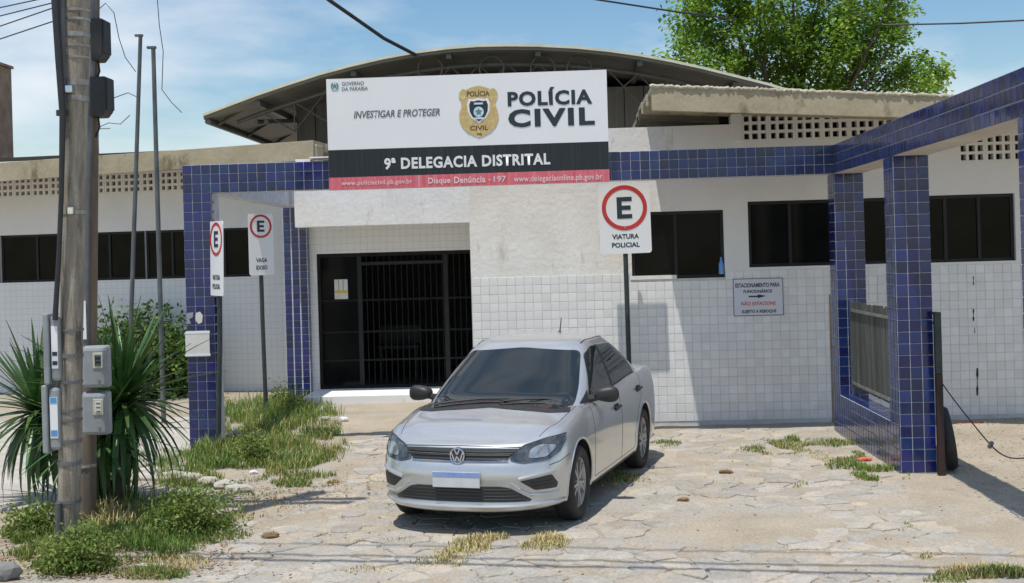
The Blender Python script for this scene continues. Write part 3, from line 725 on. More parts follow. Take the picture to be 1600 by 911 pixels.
# ================================================================== big sign board
YS = 14.22
A_, B_, C_, D_ = P(509.5, 123, YS), P(949, 109.5, YS), P(951, 284, YS), P(514.5, 298, YS)
sx0, sx1, sz0, sz1 = (A_.x+D_.x)/2, (B_.x+C_.x)/2, (C_.z+D_.z)/2, (A_.z+B_.z)/2
sb = thing('sign_board', ((sx0+sx1)/2, YS, sz0), 'large white, black and red board lettered POLÍCIA CIVIL above the entrance', 'sign')
zk1 = P(510, 235, YS).z; zk0 = P(513, 278, YS).z
UX, UZ = Vector((1, 0, 0)), Vector((0, 0, 1))
pan = MB().box(sx0, sx1, YS, YS+.05, sz0, sz1).build('panel', 'signwhite', sb)
MB().box(sx0+.001, sx1-.001, YS-.0025, YS, zk0, zk1).build('black_band', 'signblack', pan)
MB().box(sx0+.001, sx1-.001, YS-.003, YS, sz0+.001, zk0).build('red_band', 'signpink', pan)
for x in (sx0+.2, (sx0+sx1)/2, sx1-.2): MB().box(x-.03, x+.03, YS+.05, YF-.008 if True else 0, sz0+.1, sz1-.1).build('mounting_strut', 'polemetal', sb)
def spx(x, y): return P(x, y, YS)
def stext(s, x0, y0, x1, y1, mat, bold=0, shear=0, lift=.004, par=None, space=1.0):
    c = spx((x0+x1)/2, (y0+y1)/2); sc = F/YS
    return text(s, c, (x1-x0)/sc, (y1-y0)/sc, mat, par or sb, bold=bold, shear=shear, lift=lift, space=space)
stext('POLÍCIA', 793, 136, 925, 164.5, 'ink', .04, space=1.12)
stext('CIVIL', 794, 169, 929, 197.5, 'ink', .045, space=1.2)
stext('INVESTIGAR E PROTEGER', 552, 171.5, 688, 183, 'inkgrey', .015, .22)
stext('GOVERNO', 534, 127.5, 569, 133.5, 'inkgrey', .01)
stext('DA PARAÍBA', 534, 134.5, 575, 141.5, 'inkgrey', .01)
stext('9ª DELEGACIA DISTRITAL', 599.5, 243, 860, 261.5, 'inkwhite', .035, lift=.007, space=1.1)
stext('www.policiacivil.pb.gov.br', 533, 281, 645, 290.5, 'inkpink', .012, lift=.008, space=1.06)
for s_, x0_, x1_, y0_, y1_ in (('Disque', 669, 704, 277.3, 289.3), ('Denúncia', 709.5, 758.5, 275.5, 285.8), ('-', 763.5, 767, 280.2, 281.6), ('197', 771.5, 791, 274.8, 284.3)): stext(s_, x0_, y0_, x1_, y1_, 'inkpink', .022 if s_ != '-' else 0, lift=.008, space=1.08)
stext('www.delegaciaonline.pb.gov.br', 803, 273, 941, 285, 'inkpink', .012, lift=.008, space=1.06)
MB().box(*(lambda c: (c.x-.004, c.x+.004, YS-.0075, YS-.0065, sz0+.01, zk0-.005))(spx(655, 285))).build('divider', 'inkpink', sb)
# crest
cc = spx(748, 174); sc = F/YS
outl = [(0, 40), (10, 38), (19, 34), (24, 36), (29, 30), (30, 22), (26, 14), (27, 6), (30, -4), (30, -14), (26, -24), (18, -33), (8, -38), (0, -41)]
outl = outl+[(-x, y) for x, y in outl[-2:0:-1]]
nY = Vector((0, -1, 0))
crest = flat([cc+UX*(x/sc*1.02)+UZ*(y/sc) for x, y in outl], nY, .004, 'crest', 'gold', sb)
inn = [(0, 21), (9, 19), (15, 20), (18, 12), (17, 0), (12, -10), (0, -19)]; inn += [(-x, y) for x, y in inn[-2:0:-1]]
flat([cc+UX*(x/sc)+UZ*(y/sc+.0) for x, y in inn], nY, .0065, 'crest_field', 'signwhite', crest)
flat([cc+UX*(x*.82/sc)+UZ*(y*.82/sc) for x, y in inn], nY, .009, 'crest_field', 'ink', crest)
star = [(math.cos(math.pi/2+k*math.pi/5)*(6 if k % 2 == 0 else 3), math.sin(math.pi/2+k*math.pi/5)*(6 if k % 2 == 0 else 3)) for k in range(10)]
flat([cc+UX*(8.0*math.cos(t)/sc)+UZ*((8.2*math.sin(t)-1)/sc) for t in [2*math.pi*k/18 for k in range(18)]], nY, .0115, 'crest_disc', 'paleblue', crest)
flat([cc+UX*(x/sc)+UZ*((y-1)/sc) for x, y in star], nY, .014, 'crest_star', 'teal', crest)
for z in (12, -11): MB().box(cc.x-7/sc, cc.x+7/sc, YS-.016, YS-.0115, cc.z+(z-1.4)/sc, cc.z+(z+1.4)/sc).build('crest_scroll', 'paleblue', crest)
text('POLÍCIA', cc+UZ*(28.5/sc), 36/sc, 10.5/sc, 'goldink', crest, bold=.03, lift=.0075)
text('CIVIL', cc-UZ*(26/sc), 29/sc, 7.5/sc, 'goldink', crest, bold=.03, lift=.0075)
text('PB', cc-UZ*(36/sc), 8/sc, 3.4/sc, 'goldink', crest, bold=.03, lift=.0075)
g = spx(523, 134.5)
arms = flat([g+UX*(6*math.cos(t)/sc)+UZ*(6.2*math.sin(t)/sc) for t in [2*math.pi*k/14 for k in range(14)]], nY, .004, 'state_arms', 'paleblue', sb)
flat([g+UX*(x*.72/sc)+UZ*(y*.72/sc) for x, y in star], nY, .0065, 'arms_star', 'teal', arms)
for s in (-1, 1): flat([g+UX*(s*6.2*math.cos(t)/sc)+UZ*(6.4*math.sin(t)/sc) for t in (-1.1, -.5, 0, .5, 1.0)]+[g+UX*(s*4.6*math.cos(t)/sc)+UZ*(5*math.sin(t)/sc) for t in (1.0, 0, -1.1)], nY, .0065, 'arms_branch', 'teal', arms)

# ================================================================== parking signs
def esign(label, base, top, w, h, yaw, lean, lines, tilt=0):
    base = Vector(base); t = thing('parking_sign', (base.x, base.y, 0), label, 'sign')
    u = Vector((math.cos(yaw), math.sin(yaw), 0)); v = Vector((math.sin(lean), 0, math.cos(lean))); v = (v-u*v.dot(u)*(1-0)).normalized() if tilt else (v).normalized()
    u = (u-v*u.dot(v)).normalized(); n = u.cross(v)
    topc = Vector(top)                                 # top centre of the plate
    d = (topc-base)
    MB().tube([base-Vector((0, 0, .05)), base+d*.5-n*.03, topc-v*.08-n*.03], .03, 10).build('post', 'greenpost', t, smooth=True)
    c = topc-v*h/2
    r = .035; poly = []
    for sx, sy in ((1, 1), (-1, 1), (-1, -1), (1, -1)):
        for k in range(5):
            a = math.atan2(sy, sx)+(k-2)*math.pi/8
            a0_ = {(1, 1): 0, (-1, 1): 90, (-1, -1): 180, (1, -1): 270}[(sx, sy)]; a = math.radians(a0_+k*22.5)
            poly.append(c+u*(sx*(w/2-r)+r*math.cos(a))+v*(sy*(h/2-r)+r*math.sin(a)))
    MB().prism(poly, n*.006).build('plate', 'signwhite', t)
    cc = c+v*(h/2-min(w*.47, h*.40))+n*.0065
    ringmesh(cc, u, v, w*.36, w*.44).build('red_ring', 'redring', t)
    e = MB(); s = w*.42; ew = s*.70; th = s*.2
    def q(x0, x1, y0, y1): e.prism([cc+u*x0+v*y0, cc+u*x1+v*y0, cc+u*x1+v*y1, cc+u*x0+v*y1], n*.003)
    q(-ew/2, -ew/2+th*1.15, -s/2, s/2)
    for yy in (-s/2, -th/2, s/2-th): q(-ew/2+th*1.15, ew/2-(.06*s if yy == -th/2 else 0), yy, yy+th)
    e.build('letter_e', 'ink', t)
    for i, (s_, wf) in enumerate(lines): text(s_, c-v*(h/2-(.245-i*.12)*h)+n*.006, w*wf, h*.07, 'ink', t, u=u, v=v, bold=.03, lift=.0025)
    MB().lathe([(.0, .005), (.007, .005), (.010, .002), (.010, 0)], cc-v*w*.40+n*.003, 'Z', 8, frame(u, v, n, (0, 0, 0))).build('bolt', 'band', t)
    return t
YP = 15.08
tp = P(974, 287, YP); bp = P(986, 668, YP)
esign('parking sign reading VIATURA POLICIAL on dark post behind the silver car', (bp.x, YP, 0), (tp.x, YP, tp.z), 80/(F/YP), 109/(F/YP), .0, -.012, [('VIATURA', .52), ('POLICIAL', .54)])
tb = G(416, 648); tt = P(406.5, 334, tb.y)
sc2 = F/tb.y
esign('angled parking sign on thin post standing in the weeds beside the rear blue pillar', (tb.x, tb.y, 0), (tt.x, tb.y, tt.z), 42/sc2, 97/sc2, math.radians(38), -.0, [('VAGA', .45), ('IDOSO', .45)])
tb = G(342, 702); yb = tb.y-.0; tt = P(342, 346, yb)
sc2 = F/yb
esign('parking sign turned edge-on, leaning against the front blue pillar', (tb.x+.02, yb-.1, 0), (tt.x, yb-.1, tt.z), 60/sc2, 117/sc2, math.radians(-54), .02, [('VIATURA', .55), ('POLICIAL', .55)])

# ================================================================== notices
def paper(name, label, cat, c, w, h, y, mat):
    t = thing(name, (c.x, y, c.z), label, cat)
    MB().box(c.x-w/2, c.x+w/2, y-.008, y, c.z-h/2, c.z+h/2).build('sheet', mat, t)
    return t
c = P(1184.5, 464, YW); k_ = F/YW
t = paper('wall_notice', 'faded staff parking notice with arrow fixed to the white tiled wall', 'notice', c, 77/k_, 58/k_, YW-.009, 'notice')
def nt_(s, x, y, w, h, m): text(s, P(x, y, YW-.017), w/k_, h/k_, m, t, bold=.03, lift=.0015)
nt_('ESTACIONAMENTO PARA', 1183.5, 445.5, 68, 6.8, 'ink'); nt_('FUNCIONÁRIOS', 1184, 454.5, 44, 6.4, 'ink'); nt_('NÃO ESTACIONE', 1185, 473.5, 53, 7, 'orangeink'); nt_('SUJEITO A REBOQUE', 1186, 487, 53, 6.4, 'ink')
q = P(1184, 463, YW-.0175)
flat([q+UX*(x/k_)+UZ*(y/k_) for x, y in ((-14, -1.1), (0, -1.1), (0, -3), (13, 0.3), (0, 3), (0, 1.1), (-14, 1.1))], nY, .0, 'arrow', 'ink', t)
m = MB(); w, h = 77/k_, 58/k_
for a0_, a1_, b0, b1 in ((-w/2, w/2, h/2-.008, h/2), (-w/2, w/2, -h/2, -h/2+.008), (-w/2, -w/2+.008, -h/2+.008, h/2-.008), (w/2-.008, w/2, -h/2+.008, h/2-.008)):
    m.box(c.x+a0_, c.x+a1_, YW-.0195, YW-.017, c.z+b0, c.z+b1)
m.build('border', 'inkgrey', t)
c = P(309, 537, YF-.01)
t = paper('pillar_notice', 'blank white sheet taped around the front blue pillar', 'notice', c, .285, .30, YF-.012, 'paper')
for z in (.13, -.13): MB().box(c.x-.15, c.x+.15, YF-.0225, YF-.0205, c.z+z-.012, c.z+z+.012).build('tape', 'signwhite', t)
sh = P(309, 497, YF-.01)
t2 = thing('torn_poster_scrap', tuple(sh), 'torn pale poster remains above the white sheet on the blue pillar', 'poster')
for mt_, pl_ in (('paper', ((-.02, .06), (.03, .075), (.06, .03), (.05, -.05), (.01, -.07), (-.03, -.02))), ('meterbox', ((-.13, .06), (-.05, .07), (-.06, .01), (-.10, -.01), (-.08, -.06), (-.13, -.07)))):
    flat([Vector((sh.x+p_, YF-.0105, sh.z+q_)) for p_, q_ in pl_], nY, .0, 'scrap', mt_, t2, .0015)
c = P(533, 452, YD+.06)
t = paper('door_notice', 'white notice with yellow stripe on the dark entrance door', 'notice', c, 21/(F/YD), 31/(F/YD), YD+.068, 'paper')
MB().box(c.x-.1, c.x+.1, YD+.0575, YD+.0595, c.z-.06, c.z-.02).build('stripe', 'stickeryellow', t)
for x in (-.035, .035): MB().box(c.x+x-.004, c.x+x+.004, YD+.0575, YD+.0595, c.z-.019, c.z+.15).build('print_line', 'inkgrey', t)
c = P(1130, 432, YW+.03)
t = thing('water_bottle', (c.x, YW+.03, wins[0][2]+.04), 'small blue bottle standing in the corner of the dark window', 'bottle')
MB().lathe([(.0, .001), (.032, .001), (.034, .02), (.034, .12), (.015, .17), (.012, .19), (0, .19)], (c.x-.02, YW+.028, wins[0][2]+.04), 'Z', 12).build('body', 'bottle', t, smooth=True)
MB().lathe([(.014, .19), (.014, .21), (0, .21)], (c.x-.02, YW+.028, wins[0][2]+.04), 'Z', 10).build('cap', 'stickerblue', t)

# ================================================================== utility pole with cables, posts, meter boxes
pb = G(107, 858)
YPo = pb.y
pole = thing('utility_pole', (pb.x, YPo, 0), 'weathered concrete utility pole with steel bands at the left', 'pole')
ptop = P(119, 0, YPo); dirp = (ptop-pb)/ptop.z
HP = 8.2
pt = [pb+dirp*z for z in (-.1, 0, 1, 2, 3, 4.2, 6, HP)]
MB().tube(pt, [.083, .083, .084, .086, .093, .104, .112, .115], 20).build('shaft', 'polewood', pole, smooth=True)
def pole_c(y): q = P(115, y, YPo); return pb+dirp*q.z
for y, hh in ((18, .02), (32, .02), (56, .035), (73, .018), (91, .018), (130, .045), (155, .045), (332, .03), (515, .018), (555, .03), (596, .02), (640, .02), (655, .02), (688, .025), (722, .03), (782, .025)):
    cpt = pole_c(y); r = .086+.018*max(0, min(1, (480-y)/480))
    MB().lathe([(r, -hh/2), (r+.005, -hh/2), (r+.005, hh/2), (r, hh/2)], cpt, 'Z', 18).build('steel_band', 'band' if y < 400 else 'pvc', pole)
cpt = pole_c(143); MB().box(cpt.x-.03, cpt.x+.04, YPo-.16, YPo-.10, cpt.z-.03, cpt.z+.03).build('clamp', 'chrome', pole, bevel=.008)
cpt = pole_c(330); MB().box(cpt.x-.0, cpt.x+.05, YPo-.13, YPo-.09, cpt.z-.03, cpt.z+.03).build('clamp', 'chrome', pole, bevel=.008)
for z, wd in ((6.9, 1.9), (7.6, 1.9)):
    MB().box(pb.x-wd/2, pb.x+wd/2, YPo-.2, YPo-.11, z, z+.1).build('crossarm', 'timber', pole)
    for q in (-.85, -.4, .4, .85): MB().lathe([(.02, .1), (.05, .13), (.03, .16), (.05, .19), (.02, .23), (0, .23)], (pb.x+q, YPo-.155, z), 'Z', 10).build('insulator', 'brown', pole)
q0, q1 = P(97, 0, YPo-.1), P(99, 190, YPo-.1)
MB().tube([P(92, -160, YPo-.09), q0, P(99, 100, YPo-.09), q1, P(100, 188, YPo-.05)], .026, 8).build('conduit', 'pvc', pole, smooth=True)
cl = P(97, 176, YPo-.1); MB().lathe([(.03, -.02), (.055, -.02), (.055, .02), (.03, .02)], cl+Vector((-.0, .03, 0)), 'Z', 12).build('cable_collar', 'cable', pole)
bx_ = P(93, 780, YPo-.1); bz = P(90, 860, YPo-.1)
MB().tube([P(91, 786, YPo-.1), P(91.5, 862, YPo-.1)-Vector((0, 0, .05))], .026, 8).build('ground_sleeve', 'polemetal', pole)

mast = G(135, 822)
mt = thing('timber_service_post', (mast.x, mast.y, 0), 'brown timber service post standing close behind the utility pole', 'post')
mtop = P(143, 0, mast.y)
MB().tube([mast-Vector((0, 0, .1)), mast.lerp(mtop, .5), mtop+(mtop-mast)*.1], [.075, .07, .065], 10).build('shaft', 'timber', mt, smooth=True)
cn0, cn1 = P(133, 555, mast.y-.09), P(147, 10, mast.y-.09)
MB().tube([cn0, P(136, 300, mast.y-.09), P(143, 120, mast.y-.09), cn1, cn1+Vector((.05, 0, .6))], .028, 8).build('conduit', 'pvc', mt, smooth=True)
MB().box(*(lambda a, b: (a.x-.018, a.x+.02, mast.y-.124, mast.y-.118, b.z, a.z))(P(131.5, 470, mast.y-.1), P(131.5, 530, mast.y-.1))).build('paint_label', 'signwhite', mt)
for y in (335, 727):
    a = P(135, y, mast.y); MB().lathe([(.078, -.012), (.083, -.012), (.083, .012), (.078, .012)], a, 'Z', 14).build('steel_band', 'band', mt)

sag = thing('drop_cable_bundle', tuple(P(85, 0, YPo-.16)), 'thick black drop cable running down the left side of the utility pole', 'cable')
MB().tube([P(82, -170, YPo-.16), P(86, 0, YPo-.16), P(92, 90, YPo-.16), P(98, 180, YPo-.17), P(96, 300, YPo-.15), P(92, 400, YPo-.14), P(86, 500, YPo-.12)], [.03, .03, .03, .026, .02, .02, .022], 8).build('cable', 'cable', sag, smooth=True)

def meter(label, px0, py0, px1, py1, Yq, front, face, sticker):
    a, b = P(px0, py0, Yq), P(px1, py1, Yq); t = thing('meter_box', ((a.x+b.x)/2, Yq, b.z), label, 'meter box', 'grey electricity meter boxes on the poles')
    if front:
        MB().box(a.x, b.x, Yq+.05, Yq+.16, b.z+.004, a.z-.004).build('case', 'meterbox', t, bevel=.02)
        MB().box(a.x+.008, b.x-.004, Yq, Yq+.07, b.z+.01, a.z-.01).build('cover', 'meterbox', t, bevel=.03)
        wx0, wx1 = lerp(a.x, b.x, .52), lerp(a.x, b.x, .92); wz0, wz1 = lerp(a.z, b.z, .52), lerp(a.z, b.z, .16)
        wf = MB().box(wx0, wx1, Yq-.008, Yq+.002, wz0, wz1).build('window_frame', 'meterpale', t, bevel=.004)
        MB().box(wx0+.02, wx1-.014, Yq-.012, Yq-.008, wz0+.022, wz1-.02).build('dial', face, wf)
        for k in (.25, .5, .75): MB().box(wx0+.03, wx1-.02, Yq-.0145, Yq-.0122, lerp(wz0, wz1, k)-.004, lerp(wz0, wz1, k)+.004).build('dial_line', 'inkgrey', wf)
        MB().lathe([(0, -.012), (.012, -.012), (.012, 0)], (lerp(a.x, b.x, .75), Yq, lerp(a.z, b.z, .8)), 'Y', 10).build('seal', 'band', t)
    else:
        MB().box(a.x-.01, a.x+.035, Yq-.02, Yq+.2, b.z, a.z).build('case', 'meterbox', t, bevel=.012)
        MB().box(a.x+.036, b.x+.02, Yq-.0, Yq+.18, b.z+.02, a.z-.02).build('cover', 'meterbox', t, bevel=.025)
        z0, z1 = lerp(a.z, b.z, .78), lerp(a.z, b.z, .18)
        MB().box(a.x+.05, b.x+.005, Yq-.004, Yq+.001, z0, z1).build('label_sticker', 'signwhite', t)
        if sticker == 'blue':
            for q in (.85, .05): MB().box(a.x+.055, b.x+.0, Yq-.0065, Yq-.004, lerp(z0, z1, q), lerp(z0, z1, q)+.045).build('sticker_print', 'stickerblue', t)
        else:
            for q in (.08, .3): MB().box(a.x+.055, b.x+.0, Yq-.0065, Yq-.004, lerp(z0, z1, q), lerp(z0, z1, q)+.03).build('sticker_print', 'ink', t)
    return t
meter('upper meter box with dark dial on the right of the timber post', 124, 541, 165, 608, mast.y-.27, True, 'ink', None)
meter('lower meter box with pale dial on the right of the timber post', 124, 613, 166, 682, mast.y-.27, True, 'paper', None)
meter('upper meter box on the left of the pole, with black printed sticker', 69, 490, 91, 600, YPo-.11, False, None, 'black')
meter('lower meter box on the left of the pole, with blue and white sticker', 67, 602, 91, 708, YPo-.11, False, None, 'blue')
def jbox(label, x0, y0, x1, y1):
    Yq = mast.y-.05; a, b = P(x0, y0, Yq), P(x1, y1, Yq)
    t = thing('junction_box', ((a.x+b.x)/2, Yq, b.z), label, 'junction box', 'black junction boxes high on the service post')
    MB().prism([(a.x, Yq-.09, a.z), (b.x, Yq-.09, a.z), (b.x, Yq-.09, b.z+.05), (b.x-.04, Yq-.09, b.z), (a.x, Yq-.09, b.z)], (0, .18, 0)).build('case', 'plastic', t, bevel=.01)
    MB().box(b.x-.002, b.x+.012, Yq-.08, Yq+.08, b.z+.06, a.z-.01).build('lid', 'cable', t, bevel=.004)
    MB().tube([(a.x+.03, Yq, b.z+.02), (a.x+.04, Yq, b.z-.08), (a.x+.0, Yq+.02, b.z-.16)], .008, 6).build('cable_tail', 'cable', t)
jbox('topmost black junction box on the service post', 146, 32, 167, 96)
jbox('lower black junction box on the service post', 146, 122, 172, 183)

# ================================================================== flagpoles
def flagpole(label, bp, tpx, r):
    b = Vector((bp.x, bp.y, 0)); tpt = P(tpx[0], tpx[1], bp.y)
    t = thing('flagpole', tuple(b), label, 'flagpole')
    MB().tube([b-Vector((0, 0, .05)), b.lerp(tpt, .5), tpt], [r, r*.95, r*.85], 10).build('shaft', 'polemetal', t, smooth=True)
    MB().box(tpt.x-.08, tpt.x+.035, tpt.y-.03, tpt.y+.03, tpt.z, tpt.z+.03).build('truck', 'polemetal', t)
    MB().lathe([(.09, -.02), (.09, .015), (.05, .03), (.045, .06)], b, 'Z', 12).build('base', 'concrete', t)
flagpole('left flagpole, the taller of two grey poles, with its foot in the hedge', G(200, 640), (219.5, 57), .034)
flagpole('right flagpole, the shorter of two grey poles, beside the front blue pillar', G(256, 667), (239.5, 76), .033)
ms = P(152, 236, 27); t = thing('far_mast', (ms.x, 27, 0), 'thin pale mast far behind the left eave beside the utility pole', 'mast')
MB().tube([(ms.x, 27, 0), (ms.x, 27, P(152, 196, 27).z)], .04, 8).build('shaft', 'band', t); MB().box(ms.x-.3, ms.x+.3, 26.99, 27.01, P(152, 202, 27).z, P(152, 202, 27).z+.02).build('crosspiece', 'band', t)

# ================================================================== wires
def wire(name, label, pts, r, sagz=0.0, group=None, mat='cable', n=14):
    pts = [Vector(p) for p in pts]
    if len(pts) == 2: pts = [pts[0].lerp(pts[1], k/n)-Vector((0, 0, sagz*4*(k/n)*(1-k/n))) for k in range(n+1)]
    m = MB().tube(pts, r, 6); o = m.build(name, mat, None, smooth=True, org=tuple(pts[0])); return setp(o, label, 'cable', group)
wire('service_cable', 'black twisted service cable descending from the top to the curved roof', [P(415, -90, 19), P(514, 0, 20.8), P(560, 32, 22), P(600, 60, 23), P(650, 86, YH-.07)], .034)
wire('overhead_wire', 'thin wire crossing the sky to the right of the tree', [P(1380, 39, 30), P(1500, 36.5, 29.5), P(1660, 29, 29)], .022)
wire('overhead_wire', 'thin wire running into the left side of the tree', [P(800, -24, 27), P(930, -1, 28.5), P(1060, 19, 30), P(1150, 30, 31)], .022)
for k, (y0, y1) in enumerate(((12, -6), (25, 4), (41, 12), (61, 33))):
    wire('street_wire', ['topmost thin wire at the left edge of the sky', 'second thin wire from the top at the left edge', 'third thin wire from the top at the left edge', 'lowest thin wire at the left edge of the sky'][k], [P(-120, y0+14, YPo+3.2), P(0, y0, YPo+2.6), P(84, y1, YPo+2.2), P(110, y1-7, YPo+2.1)], .006, group='wires meeting the pole at left')
for k, pxs in enumerate(([(137, 30), (165, 5), (178, 20), (186, 60), (196, 90), (212, 112)], [(140, 150), (178, 153), (200, 145), (215, 152)], [(246, 0), (249, 40), (255, 80), (253, 140), (268, 160), (284, 176)], [(140, 205), (170, 192), (188, 194), (203, 180)])):
    wire('loose_wire', ['thin loose wire curling off the upper junction box', 'thin loose wire beside the lower junction box', 'thin loose wire hanging in the sky right of the flagpoles', 'thin loose wire below the lower junction box'][k], [P(x, y, YPo+.9+k*.1) for x, y in pxs], .0035, group='loose wires around the pole')
# street power lines passing overhead between the poles: they throw the long thin shadows on the drive
for k, (gx_, gy_, gx2, gy2, r, h) in enumerate(((380, 866, 1600, 890, .02, 6.9), (380, 874, 1600, 902, .028, 7.05), (300, 848, 1600, 868, .014, 7.7))):
    a, b = G(gx_, gy_), G(gx2, gy2); s = h/(-SUND.z)
    a2, b2 = a-SUND*s, b-SUND*s; d = (b2-a2).normalized()
    wire('power_line', ['lower street power line passing overhead out of the picture', 'thickest street power line passing overhead out of the picture', 'upper street power line passing overhead out of the picture'][k], [a2-d*1.2, b2+d*14], r, .06, group='street power lines overhead')

# ================================================================== vegetation
def blades(name, label, cat, regs, mat, kind='stuff', wide=.0036, lean=.55):
    mb = MB()
    for (cx_, cy_, rx, ry, n, h) in regs:
        for _ in range(int(n*2.3)):
            a = random.uniform(0, 2*math.pi); r = math.sqrt(random.random())
            if random.random() < .25: r *= 1.15
            g_ = G(cx_+rx*r*math.cos(a), cy_+ry*r*math.sin(a))
            if mnoise.noise(Vector((g_.x*3.1, g_.y*3.1, 1.7))) < -.10: continue
            hh = h*random.uniform(.35, 1.15)*(1.15-.6*r); ya = random.uniform(0, 2*math.pi); d = Vector((math.cos(ya), math.sin(ya), 0)); s = Vector((-d.y, d.x, 0))*wide*random.uniform(.6, 1.4)*(1+h)
            l = lean*random.uniform(.2, 1.3)*hh
            p1 = g_+d*l*.35+Vector((0, 0, hh*.6)); p2 = g_+d*l+Vector((0, 0, hh*random.uniform(.8, 1)))
            mb.add([g_-s, g_+s, p1+s*.8, p1-s*.8, p2], [(0, 1, 2, 3), (3, 2, 4)])
    o = mb.build(name, mat, None, kind=kind, fixn=False); setp(o, label, cat)
blades('weed_grass', 'green grass and weeds around the front blue pillar', 'grass', [(300, 735, 80, 28, 1500, .16), (420, 700, 110, 40, 4200, .20), (430, 650, 95, 30, 2200, .28), (470, 740, 70, 22, 900, .10), (330, 715, 40, 20, 700, .25), (385, 765, 60, 14, 350, .08), (480, 755, 50, 8, 250, .06), (245, 722, 30, 14, 350, .18), (520, 665, 14, 22, 300, .1)], 'grass')
blades('pole_grass', 'green grass growing around the foot of the utility pole', 'grass', [(60, 850, 60, 28, 1500, .14), (200, 845, 110, 34, 2200, .14), (120, 880, 60, 22, 1500, .18), (320, 830, 70, 20, 800, .10), (235, 800, 80, 22, 700, .2), (235, 898, 60, 10, 300, .08), (60, 890, 60, 14, 400, .08)], 'grass')
blades('pillar_dry_grass', 'straw coloured dry grass mixed into the weeds around the front blue pillar', 'grass', [(430, 690, 110, 50, 900, .2), (470, 735, 70, 25, 350, .1), (300, 735, 80, 28, 250, .14)], 'drygrass')
blades('pole_dry_grass', 'straw coloured dry grass beside the utility pole', 'grass', [(170, 815, 50, 22, 450, .22), (270, 880, 60, 14, 250, .06), (380, 815, 50, 12, 180, .06), (420, 790, 60, 12, 160, .05), (470, 752, 60, 12, 160, .05)], 'drygrass')
blades('drive_dry_grass', 'straw coloured dry grass on the driveway in front of the car', 'grass', [(765, 855, 60, 16, 700, .09), (850, 848, 40, 14, 350, .07), (700, 868, 26, 10, 120, .05), (1235, 757, 30, 6, 130, .06), (1410, 824, 14, 7, 60, .05), (1330, 775, 12, 5, 50, .05), (975, 752, 45, 12, 220, .05), (500, 840, 25, 5, 60, .03), (700, 880, 60, 8, 130, .05), (620, 750, 60, 9, 60, .04), (560, 890, 60, 8, 70, .04), (1445, 868, 12, 8, 50, .05), (1540, 900, 80, 13, 420, .09), (1230, 702, 75, 12, 420, .05), (1310, 712, 50, 10, 220, .05), (1380, 745, 40, 9, 120, .06), (600, 845, 50, 5, 60, .03)], 'drygrass')
blades('drive_weeds', 'small green weeds scattered on the driveway beside the low blue wall', 'grass', [(1215, 700, 60, 11, 620, .07), (1300, 697, 45, 10, 420, .07), (1375, 742, 42, 11, 560, .10), (1325, 728, 34, 11, 360, .08), (960, 748, 40, 10, 260, .06), (1040, 694, 26, 5, 160, .06), (1240, 688, 14, 4, 110, .09), (1335, 712, 18, 5, 120, .06), (1565, 904, 60, 12, 420, .10), (1480, 908, 40, 8, 120, .06)], 'grass')
def bush(name, label, c, rx, ry, rz, n, ls, mat, stems=5, cz=None, leafmat=None):
    c = Vector(c); t = thing(name, tuple(c), label, 'shrub' if 'hedge' in name else 'weed bush')
    mb = MB(); cl = [Vector((random.gauss(0, .45)*rx, random.gauss(0, .45)*ry, abs(random.gauss(.55, .32))*rz)) for _ in range(max(8, n//55))]
    cl = [q for q in cl if abs(q.x) < rx*.95 and q.z < rz*1.15] or cl
    for k in range(n):
        q = random.choice(cl); s_ = .16*(rx+rz)
        p = c+q+Vector([max(-1.7, min(1.7, random.gauss(0, 1)))*s_ for _ in range(3)])
        if p.z < .015: p.z = .015+random.random()*.06
        d = Vector((random.gauss(0, 1), random.gauss(0, 1), random.gauss(.35, .7))).normalized(); s = d.cross(Vector((random.gauss(0, 1), random.gauss(0, 1), random.gauss(0, 1)))).normalized()
        l = ls*random.uniform(.6, 1.3); w = l*.28
        mb.add([p, p+d*l*.5+s*w, p+d*l, p+d*l*.5-s*w], [(0, 1, 2, 3)])
    mb.build('foliage', mat, t, fixn=False, kind='stuff')
    for q in cl[:stems*2]:
        MB().tube([c+Vector((q.x*.15, q.y*.15, -.02)), c+q*.6, c+q], [.008, .006, .003], 5).build('stem', 'bark', t)
h_ = G(238, 622)
bush('hedge_shrub', 'dense green shrub behind the flagpoles', (h_.x-.1, h_.y+.2, 0), .74, .45, .98, 7000, .10, 'hedge', 8)
h_ = G(180, 625); bush('hedge_shrub', 'lower green shrub behind the spiky plant', (h_.x-.2, h_.y+.3, 0), .5, .4, .85, 2600, .10, 'hedge', 6)
for px, py, rx, rz, n, lab in ((305, 832, .34, .30, 2600, 'broad leafy weed bush right of the utility pole on the sand'), (120, 893, .24, .26, 1900, 'leafy weed bush at the very foot of the utility pole in front'), (52, 838, .22, .22, 1200, 'dark small weed bush left of the utility pole'), (445, 645, .28, .38, 1200, 'tall leafy weed bush at the foot of the rear blue pillar'), (395, 725, .22, .28, 900, 'leafy weed clump between the two thin parking signs')):
    g_ = G(px, py); bush('weed_bush', lab, (g_.x, g_.y, 0), rx, rx*.7, rz*.85, int(n*1.5), .034, 'weedleaf', 5)
# leaf litter under the pole
mb = MB()
for _ in range(1500):
    g_ = G(random.gauss(170, 110), random.uniform(850, 908)) if random.random() < .75 else G(random.gauss(430, 80), random.gauss(770, 14))
    a = random.uniform(0, 6.28); d = Vector((math.cos(a), math.sin(a), random.uniform(-.1, .5)))*random.uniform(.012, .03); s = Vector((-d.y, d.x, random.uniform(-.01, .01)))*.4; p = g_+Vector((0, 0, .018+random.random()*.01))
    mb.add([p-d, p+s, p+d, p-s], [(0, 1, 2, 3)])
setp(mb.build('leaf_litter', 'deadleaf', None, kind='stuff', fixn=False), 'brown dead leaf litter scattered on the sand by the pole', 'leaf litter')

